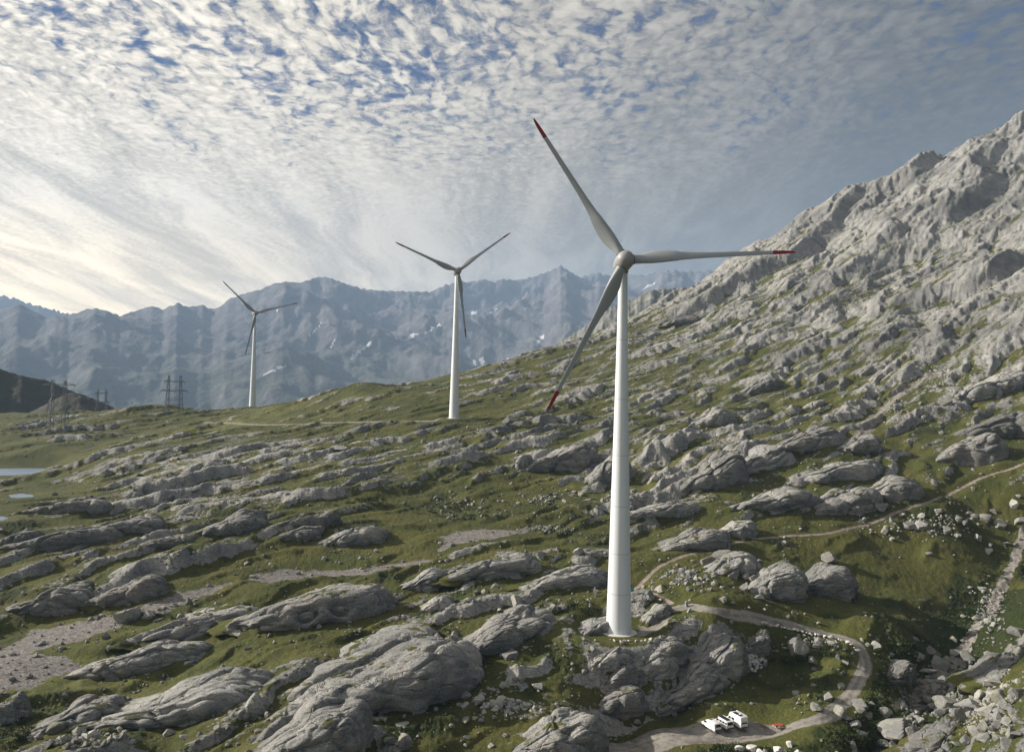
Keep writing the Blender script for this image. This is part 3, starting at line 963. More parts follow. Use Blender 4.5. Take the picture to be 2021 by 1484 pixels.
def land_z(x, y):
    """height of the finished land mesh"""
    az = np.arctan2(x, y); ld = np.log(np.hypot(x, y))
    fc = np.interp(az, azs, np.arange(NC)); fr = np.clip((ld - lds[0]) / (lds[-1] - lds[0]) * (NR - 1), 0, NR - 1.001)
    fc = np.clip(fc, 0, NC - 1.001)
    ic = fc.astype(int); ir = fr.astype(int); fc = fc - ic; fr = fr - ir
    return (Z_[ir, ic] * (1 - fc) + Z_[ir, ic + 1] * fc) * (1 - fr) + (Z_[ir + 1, ic] * (1 - fc) + Z_[ir + 1, ic + 1] * fc) * fr


S_FULL = (Z_ - CAM_H) / D_


def find_land(px, py, dmin=110.0):
    """first meeting of the sight line with the finished land mesh -> x, y, z"""
    px = np.atleast_1d(px).astype(float); py = np.atleast_1d(py).astype(float)
    az, s = ray(px, py)
    fc = np.clip(np.interp(az, azs, np.arange(NC)), 0, NC - 1.001); ic = fc.astype(int); fc = fc - ic
    cm = S_FULL[:, ic] * (1 - fc) + S_FULL[:, ic + 1] * fc
    hit = (cm >= s[None]) & (lds[:, None] >= math.log(dmin))
    k = np.maximum(np.where(hit.any(0), hit.argmax(0), NR - 1), 1)
    n = np.arange(len(az)); s0, s1 = cm[k - 1, n], cm[k, n]
    t = np.clip((s - s0) / np.where(np.abs(s1 - s0) < 1e-9, 1e-9, s1 - s0), 0, 1)
    d = np.exp(lds[k - 1] + t * (lds[k] - lds[k - 1]))
    x, y = np.sin(az) * d, np.cos(az) * d
    return np.stack([x, y, CAM_H + s * d], -1)


# the land beside and behind the drone, coarser
sa = np.linspace(-math.pi, math.pi, 241); sd = np.concatenate([[0.5], np.geomspace(20, 5200, 60)])
SA_, SD_ = np.meshgrid(sa, sd)
SX, SY = np.sin(SA_) * SD_, np.cos(SA_) * SD_
edge = np.clip(SA_, R(-47.5), R(47.5))
dcl = np.clip(SD_, 106, 1990)
zb = base_z(np.sin(edge) * dcl, np.cos(edge) * dcl)
zbk = -14 + 0.02 * SD_ + SD_ * 0.07 * fbm2(SX / 600, SY / 600, 3, 700) + 3 * fbm2(SX / 60, SY / 60, 3, 701)
k = sstep(np.abs(SA_), R(52), R(105))
SZ = zb * (1 - k) + zbk * k
infan = np.abs(SA_) < R(46.0)
SZ = np.where(infan & (SD_ > 112), np.minimum(SZ, 0) - 60, SZ - 0.6)
SZ = np.where(infan & (SD_ > 1990), -420, SZ)
tag(new_obj('ground', mesh_np('ground', np.stack([SX, SY, SZ], -1).reshape(-1, 3), grid_faces(*SX.shape)[:, ::-1], True, {'rock': (0.22 + 0.3 * fbm2(SX / 40, SY / 40, 3, 702)).ravel()}), M_GROUND), kind='structure')

# pools
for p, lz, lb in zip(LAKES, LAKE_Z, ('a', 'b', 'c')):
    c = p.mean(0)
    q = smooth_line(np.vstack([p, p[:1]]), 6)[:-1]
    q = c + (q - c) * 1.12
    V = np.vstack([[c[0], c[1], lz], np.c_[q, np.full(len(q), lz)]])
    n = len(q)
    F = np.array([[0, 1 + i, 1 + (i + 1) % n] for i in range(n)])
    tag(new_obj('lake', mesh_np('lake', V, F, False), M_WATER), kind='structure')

# ------------------------------------------------------------------ mountains behind
def range_mesh(name, skyline, d0, dr, d1, zfoot, mat, n_az, n_d, seed, spur_w, rough, green=1.0, az_pad=R(12), spread=0.25, zback=None):
    sk = np.array(skyline, float)
    a, s = ray(sk[:, 0], sk[:, 1])
    if callable(dr):
        drf = dr
    else:
        drf = lambda q: np.full_like(q, dr)
    az = np.linspace(a.min() - az_pad, a.max() + az_pad, n_az)
    prof = np.interp(az, a, s)
    edge = np.minimum(sstep(az, az[0], a.min()), 1 - sstep(az, a.max(), az[-1])) if az_pad > 0 else 1.0
    ld = np.linspace(math.log(d0), math.log(d1), n_d)
    A, L = np.meshgrid(az, ld); D = np.exp(L)
    X, Y = np.sin(A) * D, np.cos(A) * D
    DR = drf(A)
    DR = DR * (1 + 0.06 * fbm2(A * 9, A * 0 + 1, 3, seed + 3))
    t = np.where(D < DR, (D - d0) / (DR - d0), 1 - (D - DR) / (d1 * 1.02 - DR))
    t = np.clip(t, 0, 1)
    env = t ** 1.15
    wq = 0.45 * fbm2(X / spur_w * .6, Y / spur_w * .6, 2, seed + 5)
    sp = ridged2((X + 0.45 * Y) / spur_w + wq, (Y - 0.3 * X) / (spur_w * 1.25) - wq, 5, seed)
    nz = ridged2(X / (spur_w * .55), Y / (spur_w * .55), 5, seed + 9)
    H = env * (1 + spread * (sp - 0.45) * (1.2 - 0.75 * env)) + rough * (nz - 0.5) * (0.25 + env) * np.minimum(1, t * 4)
    top_r = (CAM_H + prof * np.interp(az, az, drf(az)) - zfoot)
    Z = zfoot + H * top_r[None]
    # lift or lower each bearing so the crest stands where it is seen
    for _ in range(3):
        smax = ((Z - CAM_H) / D).max(0)
        k = np.argmax((Z - CAM_H) / D, 0)
        Dk = D[k, np.arange(n_az)]; Zk = Z[k, np.arange(n_az)]
        want = CAM_H + prof * Dk
        f = (want - zfoot) / np.maximum(Zk - zfoot, 1.0)
        f = np.convolve(np.pad(f, 3, mode='edge'), np.ones(7) / 7, 'valid')
        Z = zfoot + (Z - zfoot) * f[None]
    if az_pad > 0:
        Z = zfoot + (Z - zfoot) * edge[None] ** 0.7
    return X, Y, Z, D, A


def add_range(name, data, mat, green, snow=None):
    X, Y, Z, D, A = data
    nr, nc = X.shape
    V = np.stack([X, Y, Z], -1).reshape(-1, 3)
    F = grid_faces(nr, nc)
    at_ = {'green': green.ravel() if hasattr(green, 'ravel') else np.full(len(V), green)}
    if snow is not None:
        sm = snow.reshape(nr, nc)[:-1, :-1].ravel()
        if sm.any():
            tag(new_obj('snow', sub_mesh('snow', V, F[sm], at_), M_SNOW), kind='stuff', label='thin white snow streaks on the hazy far range')
        F = F[~sm]
    return tag(new_obj(name, sub_mesh(name, V, F, at_), mat), kind='structure')


RANGE = [(-420, 620), (-200, 600), (-60, 625), (0, 612), (40, 600), (62, 612), (90, 626), (140, 621), (180, 608), (210, 613), (236, 624), (262, 615), (300, 604), (322, 611), (350, 598), (372, 606), (400, 602), (420, 611), (440, 602), (448, 592), (480, 580), (515, 571), (540, 560),
         (563, 556), (595, 558), (618, 549), (640, 546), (655, 550), (682, 560), (720, 571), (760, 574), (850, 576), (880, 562), (905, 558), (930, 556), (957, 551), (975, 557), (990, 551), (1020, 553), (1050, 547), (1080, 537), (1107, 524), (1125, 536), (1145, 548), (1162, 543), (1180, 539), (1205, 545),
         (1240, 541), (1270, 544), (1300, 536), (1330, 534), (1360, 537), (1390, 535), (1480, 520), (1700, 540), (2000, 560), (2300, 580)]
rd = range_mesh('mountains', RANGE, 3000, lambda q: 8700 + 800 * np.sin(q * 5 + 1.0), 11400, -520, M_RANGE, 1000, 320, 31, 1500, 0.05, spread=0.42)
X, Y, Z, D, A = rd
_v = np.stack([X, Y, Z - CAM_H], -1) @ CM
PX = IW / 2 - FPX * _v[..., 0] / _v[..., 2]; PY = IH / 2 + FPX * _v[..., 1] / _v[..., 2]
snow = np.zeros(X.shape, bool)
wob = 3.0 * fbm2(X / 180, Y / 180, 3, 88)
hidden = np.maximum.accumulate((Z - CAM_H) / D, 0) > (Z - CAM_H) / D + 1e-4
for (xa, ya, xb, yb, w) in ((520, 742, 562, 723, 1.6), (692, 708, 731, 678, 2.2), (806, 666, 822, 662, 2.4), (838, 660, 856, 648, 2.4), (862, 645, 868, 644, 1.8), (930, 622, 945, 614, 1.5), (955, 622, 978, 612, 1.8), (934, 712, 935, 722, 2.2), (948, 712, 951, 722, 3.0), (1056, 680, 1068, 668, 3.4),
                            (610, 664, 632, 640, 1.0), (650, 690, 660, 672, 1.0), (776, 668, 782, 667, 1.6), (995, 716, 1004, 711, 1.6), (1262, 573, 1290, 563, 2.0), (540, 617, 546, 616, 1.2)):
    dd = poly_dist(PX, PY, [(xa, ya), ((xa + xb) / 2 + 1.5, (ya + yb) / 2 - 1), (xb, yb)])
    snow |= (dd + 0.45 * wob < w) & ~hidden
gr = sstep(Z, 620, 120)
gr = 1 - sstep(Z, 0, 900)
add_range('mountains', rd, M_RANGE, gr, snow)
rd = range_mesh('mountains', [(-300, 600), (-60, 590), (0, 583), (25, 588), (60, 600), (100, 610), (135, 619), (220, 640), (320, 660)], 11600, 12500, 14000, -520, M_RANGE, 220, 60, 61, 1600, 0.05, spread=0.3, az_pad=R(6))
add_range('mountains', rd, M_RANGE, 0.3)
rd = range_mesh('mountain_spur', [(1000, 740), (1060, 705), (1090, 684), (1130, 660), (1165, 637), (1190, 612), (1225, 598), (1250, 590), (1285, 573), (1310, 571), (1340, 569), (1400, 560), (1480, 545), (1600, 540)], 1350, 2100, 2900, -60, M_SPUR, 420, 160, 44, 190, 0.055, spread=0.28, az_pad=R(3))
add_range('mountain_spur', rd, M_SPUR, 0.5)
rd = range_mesh('hill', [(-420, 700), (-150, 705), (-30, 722), (0, 728), (30, 738), (55, 744), (92, 750), (120, 762), (150, 775), (185, 790), (215, 806), (260, 830)], 1080, 1350, 1750, -40, M_HILL, 260, 110, 51, 150, 0.05, spread=0.25, az_pad=R(2))
add_range('hill', rd, M_HILL, 0.8)
rd = range_mesh('hill', [(20, 835), (50, 818), (80, 803), (105, 790), (128, 778), (142, 775), (160, 777), (190, 789), (215, 800), (240, 812), (280, 830)], 1040, 1150, 1350, 18, M_HILL, 160, 80, 58, 60, 0.07, spread=0.25, az_pad=R(1.0))
add_range('hill', rd, M_HILL, 0.5)

# ------------------------------------------------------------------ the air
def haze():
    x, y0, y1, z0, z1 = 14500.0, -6000.0, 14600.0, -620.0, 1900.0
    V = [(sx * x, yy, zz) for zz in (z0, z1) for yy in (y0, y1) for sx in (-1, 1)]
    F = np.array([[0, 2, 3, 1], [4, 5, 7, 6], [0, 1, 5, 4], [2, 6, 7, 3], [0, 4, 6, 2], [1, 3, 7, 5]])
    m = bpy.data.materials.new('valley_haze')
    m.use_nodes = True
    N = NT(m.node_tree)
    v = N.n('ShaderNodeVolumePrincipled')
    v.inputs['Color'].default_value = (0.47, 0.68, 1.0, 1)
    v.inputs['Density'].default_value = HAZE_DENSITY
    v.inputs['Anisotropy'].default_value = 0.0
    N.set(N.n('ShaderNodeOutputMaterial').inputs['Volume'], v.outputs[0])
    o = new_obj('haze', mesh_np('haze', V, F, False), m)
    tag(o, kind='stuff', label='pale blue haze filling the valley air')


HAZE_DENSITY = 0.76e-4
haze()

# ------------------------------------------------------------------ painted and metal materials
M_TOWER = simple('white_tower_paint', (0.70, 0.735, 0.765), 0.45, 0, 0.4, 0.04, 0.25)
M_BLADE = simple('grey_white_blade', (0.33, 0.35, 0.375), 0.4, 0, 0.4, 0.05, 0.3)
M_RED = simple('signal_red', (0.26, 0.012, 0.016), 0.5, 0, 0.3, 0.08, 0.5)
M_HUBP = simple('grey_hub_paint', (0.30, 0.30, 0.305), 0.45, 0, 0.4, 0.05, 0.4)
M_DARK = simple('dark_joint', (0.06, 0.06, 0.065), 0.6)
M_CONC = simple('pale_concrete', (0.55, 0.54, 0.52), 0.85, 0, 0.2, 0.12, 0.8)
M_STEEL = simple('galvanised_steel', (0.20, 0.21, 0.23), 0.5, 0.4, 0.4, 0.1, 0.3)
M_INSUL = simple('dark_insulator', (0.05, 0.04, 0.035), 0.35)
M_VAN = simple('white_van_paint', (0.80, 0.80, 0.80), 0.25, 0, 0.5, 0.03, 0.6)
M_GLASS = simple('dark_van_glass', (0.015, 0.018, 0.022), 0.08, 0, 0.6)
M_TYRE = simple('black_rubber', (0.02, 0.02, 0.02), 0.8)
M_RIM = simple('grey_wheel_rim', (0.35, 0.35, 0.36), 0.35, 0.8)
M_BUMP = simple('dark_bumper_plastic', (0.07, 0.07, 0.075), 0.6)
M_LAMP = simple('red_lamp_lens', (0.35, 0.02, 0.015), 0.25)
M_PANEL = simple('solar_panel', (0.03, 0.04, 0.065), 0.2, 0.1, 0.5)
M_PLATE = simple('number_plate', (0.55, 0.56, 0.58), 0.4)
M_REDWOOD = simple('red_painted_wood', (0.42, 0.085, 0.05), 0.65, 0, 0.3, 0.15, 3.0)
M_LIGHTWOOD = simple('pale_trestle', (0.62, 0.60, 0.56), 0.6)
M_GREEN = simple('green_panel', (0.02, 0.30, 0.14), 0.5)
M_BLUE = simple('cyan_panel', (0.02, 0.33, 0.50), 0.5)
M_SLATE = simple('grey_slate', (0.22, 0.25, 0.26), 0.7, 0, 0.3, 0.2, 1.2)


class MB:
    """collects shapes into one mesh"""
    def __init__(self):
        self.v = []; self.f = []

    def add(self, vs_, fs_):
        k = len(self.v)
        self.v += [tuple(map(float, p)) for p in vs_]
        self.f += [tuple(int(i) + k for i in f) for f in fs_]
        return self

    def box(self, c, s, rz=0.0):
        cx, cy, cz = c; hx, hy, hz = s[0] / 2, s[1] / 2, s[2] / 2
        ca, sa = math.cos(rz), math.sin(rz)
        vs_ = []
        for z in (-hz, hz):
            for x, y in ((-hx, -hy), (hx, -hy), (hx, hy), (-hx, hy)):
                vs_.append((cx + x * ca - y * sa, cy + x * sa + y * ca, cz + z))
        return self.add(vs_, [(0, 3, 2, 1), (4, 5, 6, 7), (0, 1, 5, 4), (1, 2, 6, 5), (2, 3, 7, 6), (3, 0, 4, 7)])

    def bar(self, a, b, w, w2=None):
        a = Vector(a); b = Vector(b)
        d = (b - a)
        if d.length < 1e-6:
            return self
        d.normalize()
        s = d.cross(Vector((0, 0, 1)))
        if s.length < 1e-3:
            s = Vector((1, 0, 0))
        s.normalize(); t = d.cross(s)
        w2 = w if w2 is None else w2
        vs_ = []
        for p, q in ((a, w), (b, w2)):
            for i, j in ((-1, -1), (1, -1), (1, 1), (-1, 1)):
                vs_.append(p + s * (i * q / 2) + t * (j * q / 2))
        return self.add(vs_, [(0, 3, 2, 1), (4, 5, 6, 7), (0, 1, 5, 4), (1, 2, 6, 5), (2, 3, 7, 6), (3, 0, 4, 7)])

    def lathe(self, prof, n=32, M=None, cap=True):
        """prof: (radius, z) list, about z"""
        vs_ = []
        for r, z in prof:
            for i in range(n):
                a = 2 * math.pi * i / n
                p = Vector((r * math.cos(a), r * math.sin(a), z))
                vs_.append(M @ p if M is not None else p)
        fs_ = []
        for k in range(len(prof) - 1):
            for i in range(n):
                j = (i + 1) % n
                fs_.append((k * n + i, k * n + j, (k + 1) * n + j, (k + 1) * n + i))
        if cap:
            fs_.append(tuple(range(n))[::-1])
            fs_.append(tuple((len(prof) - 1) * n + i for i in range(n)))
        return self.add(vs_, fs_)

    def build(self, name, mat, parent=None, smooth=False, loc=None):
        me = bpy.data.meshes.new(name)
        me.from_pydata(self.v, [], self.f)
        if smooth:
            me.polygons.foreach_set('use_smooth', [True] * len(me.polygons))
            if hasattr(me, 'set_sharp_from_angle'):
                me.set_sharp_from_angle(angle=R(35))
        me.update()
        return new_obj(name, me, mat, parent, loc)


def empty(name, loc, rz=0.0):
    o = bpy.data.objects.new(name, None)
    COL.objects.link(o)
    o.location = loc
    o.rotation_euler = (0, 0, rz)
    return o


# ------------------------------------------------------------------ wind turbines
HUB_H, ROT_R = 98.0, 46.0
BLADE = [  # r, chord, thickness ratio, twist
    (1.7, 2.30, 1.0, 30), (2.6, 2.30, 1.0, 30), (3.6, 2.65, 0.82, 29), (5.0, 3.25, 0.60, 27), (7.0, 3.85, 0.46, 24), (9.5, 3.85, 0.38, 20), (12.0, 3.35, 0.34, 16), (14.4, 2.80, 0.31, 13),
    (14.7, 2.50, 0.30, 13), (18.0, 1.95, 0.27, 10), (22.0, 1.62, 0.25, 8), (27.0, 1.42, 0.23, 6), (33.0, 1.26, 0.21, 5), (39.8, 1.08, 0.19, 4)]
TIP = [(39.8, 1.10, 0.19, 4), (42.0, 1.0, 0.18, 3.5), (44.2, 0.80, 0.17, 3), (45.4, 0.52, 0.16, 3), (46.0, 0.14, 0.16, 3)]


def blade_part(secs, nsec=20):
    v, f = [], []
    for r, c, th, tw in secs:
        t = R(tw + 6.0)
        blend = min(1.0, max(0.0, (th - 0.3) / 0.7))
        for i in range(nsec):
            a = 2 * math.pi * i / nsec
            xc = 0.5 * (1 + math.cos(a))              # 1 trailing .. 0 leading
            yt = 5 * th * (0.2969 * math.sqrt(max(xc, 0)) - 0.126 * xc - 0.3516 * xc ** 2 + 0.2843 * xc ** 3 - 0.1036 * xc ** 4)
            ya = yt if math.sin(a) >= 0 else -yt * 0.7
            yc = 0.5 * math.sin(a) * th
            y = ya * (1 - blend) + yc * blend
            ch = (xc - (0.5 * blend + 0.30 * (1 - blend))) * c
            n = y * c
            # chord runs with x (towards the trailing edge), thickness with y (downwind +)
            v.append((ch * math.cos(t) - n * math.sin(t), ch * math.sin(t) + n * math.cos(t), r))
    k = len(secs)
    for s in range(k - 1):
        for i in range(nsec):
            j = (i + 1) % nsec
            f.append((s * nsec + i, s * nsec + j, (s + 1) * nsec + j, (s + 1) * nsec + i))
    f.append(tuple(range(nsec))[::-1]); f.append(tuple((k - 1) * nsec + i for i in range(nsec)))
    return v, f


TURB = {}
BLADE_FIT = 0.966


def turbine(base, yaw, phi, label, first):
    root = empty('wind_turbine', tuple(base), 0)
    tag(root, label, 'wind turbine', 'white wind turbines on the alpine pass')

    def part(name, make, mat, parent, smooth=True):
        if name in TURB:
            return new_obj(name, TURB[name], None, parent)
        o = make().build(name, mat, parent, smooth)
        TURB[name] = o.data
        return o
    prof = [(0.0, 6.90), (0.004, 6.85), (0.02, 6.55), (0.2, 5.55), (0.3333, 4.95), (0.47, 4.28), (0.62, 3.58), (0.78, 2.92), (0.92, 2.48), (0.985, 2.30)]
    tw = part('tower', lambda: MB().lathe([(d / 2, h * HUB_H) for h, d in prof], 64), M_TOWER, root)
    for q, h in enumerate((0.105, 0.21, 0.335, 0.47, 0.62, 0.78)):
        d = np.interp(h, [p[0] for p in prof], [p[1] for p in prof])
        key = 'tower_joint%d' % q
        if key not in TURB:
            TURB[key] = MB().lathe([(d / 2 - .01, h * HUB_H - .05), (d / 2 + .012, h * HUB_H - .04), (d / 2 + .012, h * HUB_H + .04), (d / 2 - .01, h * HUB_H + .05)], 64, None, False).build('tower_joint', M_HUBP, tw, True).data
        else:
            new_obj('tower_joint', TURB[key], None, tw)
    part('foundation', lambda: MB().lathe([(4.75, -1.2), (4.75, 0.10), (4.55, 0.16), (3.3, 0.30), (3.2, 0.30)], 64), M_CONC, root)
    # head: frame with -Y pointing into the wind
    head = MB()
    Mx = Matrix.Rotation(R(90), 4, 'X')               # z -> -y
    nac = part('nacelle', lambda: MB().lathe([(0.25, -9.0), (1.1, -8.4), (1.75, -6.8), (2.15, -4.5), (2.32, -2.0), (2.36, 0.0), (2.36, 1.5), (2.3, 2.1)], 40, Mx).lathe([(1.15, -1.9), (1.5, -1.0)], 24, Matrix.Translation((0, 0, -1.2))), M_HUBP, root)
    hub = part('hub', lambda: MB().lathe([(2.28, 2.25), (2.40, 3.0), (2.44, 4.0), (2.38, 4.9), (2.15, 5.8), (1.7, 6.5), (1.1, 6.95), (0.5, 7.15), (0.08, 7.2)], 40, Mx), M_HUBP, root)
    part('yaw_ring', lambda: MB().lathe([(1.32, -1.55), (1.36, -1.5), (1.36, -1.05), (1.3, -1.0)], 32), M_DARK, nac)
    Mh = Matrix.Translation((0, 0, HUB_H - 0.9)) @ Matrix.Rotation(yaw, 4, 'Z')
    nac.matrix_local = Mh
    hub.matrix_local = Mh
    for k in range(3):
        a = phi + k * 2 * math.pi / 3
        # blade frame: z radial, x towards the trailing (counter-clockwise) side, y downwind
        rad = Vector((math.cos(a), 0, math.sin(a)))
        ccw = Vector((-math.sin(a), 0, math.cos(a)))
        B = Matrix(((ccw.x, 0, rad.x), (ccw.y, 1, rad.y), (ccw.z, 0, rad.z))).to_4x4()
        ML = Mh @ Matrix.Translation((0, -4.1, 0)) @ B
        b = part('blade', lambda: MB().add(*blade_part(BLADE)), M_BLADE, root)
        b.matrix_local = ML @ Matrix.Diagonal((1, 1, BLADE_FIT, 1))
        part('blade_tip', lambda: MB().add(*blade_part(TIP)), M_RED, b)
        c = part('blade_collar', lambda: MB().lathe([(1.2, 1.9), (1.30, 2.0), (1.30, 2.35), (1.2, 2.45)], 28), M_DARK, b)
    return root


def yaw_to_cam(t, off):
    return -math.atan2(t[0], t[1]) + R(off)


turbine(T1, yaw_to_cam(T1, 7), R(3.4), 'tall white wind turbine on the rock knoll above the parked vans', True)
turbine(T2, yaw_to_cam(T2, 8), R(38), 'mid-distance white wind turbine, second largest of the three', False)
turbine(T3, yaw_to_cam(T3, 10), R(17.7), 'smallest, farthest white wind turbine, beside the lattice pylons', False)

# ------------------------------------------------------------------ bedrock outcrops
def outcrop_mesh(L, Wd, H, seed, nu=132, nv=54):
    rs = np.random.RandomState(seed)
    th = np.linspace(0, 2 * np.pi, nu, endpoint=False)
    tt = np.concatenate([np.linspace(0, 1, nv - 8) ** 0.85, 1 + np.linspace(0.04, 0.5, 8)])
    TH, T = np.meshgrid(th, tt)
    front = np.clip(np.maximum(-np.sin(TH) * 1.25, np.cos(TH - 0.35) * 1.15), 0, 1) ** 0.8
    Tc = np.clip(T, 0, 1)
    rho = 1 - (1 - Tc) ** 1.7
    kz = 1.9 + 4.6 * front
    pz = 1.05 - 0.55 * front
    zz = np.clip(1 - rho ** kz, 0, 1) ** pz
    below = np.clip(T - 1, 0, 1)
    rho = rho + below * 0.30
    zz = zz - below * 1.3
    outl = 1 + 0.20 * pn2(np.cos(TH) * 1.3 + seed, np.sin(TH) * 1.3, seed) + 0.10 * pn2(np.cos(TH) * 3.4, np.sin(TH) * 3.4 + seed, seed + 1)
    a = np.cos(TH); b = np.sin(TH)
    sq = (np.abs(a) ** 2.6 + np.abs(b) ** 2.6) ** (-1 / 2.6)
    x = a * sq * rho * outl * L / 2
    y = b * sq * rho * outl * Wd / 2
    # top falls away from a crest placed nearer the steep side
    z = zz * H * (1 + 0.22 * pn2(x / (L * .30) + seed, y / (Wd * .6), seed + 2)) * (0.22 + 0.78 * sstep(x, -L * .60, L * .30))
    y = y - 0.14 * Wd * np.clip(zz, 0, 1)
    P = np.stack([x, y, z], -1).reshape(-1, 3)
    S = (L * Wd * H) ** (1 / 3.)
    # rounded ribs, joints between blocks, foliation, grain
    n = P / np.array([L / 2, Wd / 2, H]); n = n / (np.linalg.norm(n, axis=1, keepdims=True) + 1e-6)
    n = n / np.array([L / 2, Wd / 2, H]); n = n / (np.linalg.norm(n, axis=1, keepdims=True) + 1e-6)
    q = P + 0.10 * S * np.stack([fbm3(P, 2.2 / S, 2, seed + 11 + i) for i in range(3)], 1)
    f1, f2, cid = vor3(q * np.array([0.42, 0.95, 0.45]), 2.3 / S, seed + 3)
    disp = 0.06 * S * (cid - 0.45) - 0.06 * S * np.exp(-((f2 - f1) / 0.06) ** 2)
    f1, f2, cid = vor3(q * np.array([0.45, 1.2, 0.7]), 6.5 / S, seed + 4)
    disp += (0.02 * S * (cid - 0.5) - 0.025 * S * np.exp(-((f2 - f1) / 0.07) ** 2)) * (0.25 + 0.75 * front.reshape(-1))
    disp += 0.07 * S * fbm3(P * np.array([.6, 1, 1]), 1.7 / S, 3, seed + 5)
    fol = fbm3(P @ np.array([[0.25, 0, 0], [0, 1.0, 0.5], [0, -0.5, 1.0]]), 5.0 / S, 3, seed + 6)
    disp += 0.028 * S * fol
    fr = front.reshape(-1)
    P = P + n * (disp * (0.55 + 0.6 * fr))[:, None]
    low = np.clip(1 - P[:, 2] / (0.22 * H), 0, 1) * (0.5 + 0.5 * pn2(P[:, 0] / (0.12 * L), P[:, 1] / (0.12 * L), seed + 8))
    nt = len(tt)
    i = np.arange(nt - 1)[:, None] * nu; j = np.arange(nu)[None]
    F = np.stack([i + j, i + nu + j, i + nu + (j + 1) % nu, i + (j + 1) % nu], -1).reshape(-1, 4)
    return mesh_np('rock_outcrop', P, F, True, {'low': low})


OUT_N = 0


def outcrop(px, py, wpx, hpx, ratio, rot, label, cat='rock', group=None, dmin=110, sink=0.16):
    """a rib of bedrock whose front foot is seen at (px, py), wpx wide and hpx high in the photograph"""
    global OUT_N
    OUT_N += 1
    p = find_land(px, py, dmin)[0]
    d = math.hypot(p[0], p[1]); mpp = d / FPX
    L = wpx * mpp / max(0.72, abs(math.cos(R(rot)))) * 1.12
    Wd = max(L * min(ratio * 1.45, 0.9), 2.0)
    H = hpx * mpp * 0.80
    back = Wd * 0.42
    c = np.array([p[0] + p[0] / d * back, p[1] + p[1] / d * back])
    zc = min(p[2] + 0.4, float(land_z(c[0], c[1])))
    zc = 0.6 * p[2] + 0.4 * zc
    o = new_obj('rock_outcrop', outcrop_mesh(L, Wd, H, 1000 + OUT_N * 13), M_OUT, None, (c[0], c[1], zc - sink * H))
    o.rotation_euler = (0, 0, R(rot))
    tag(o, label, cat, group)
    return o


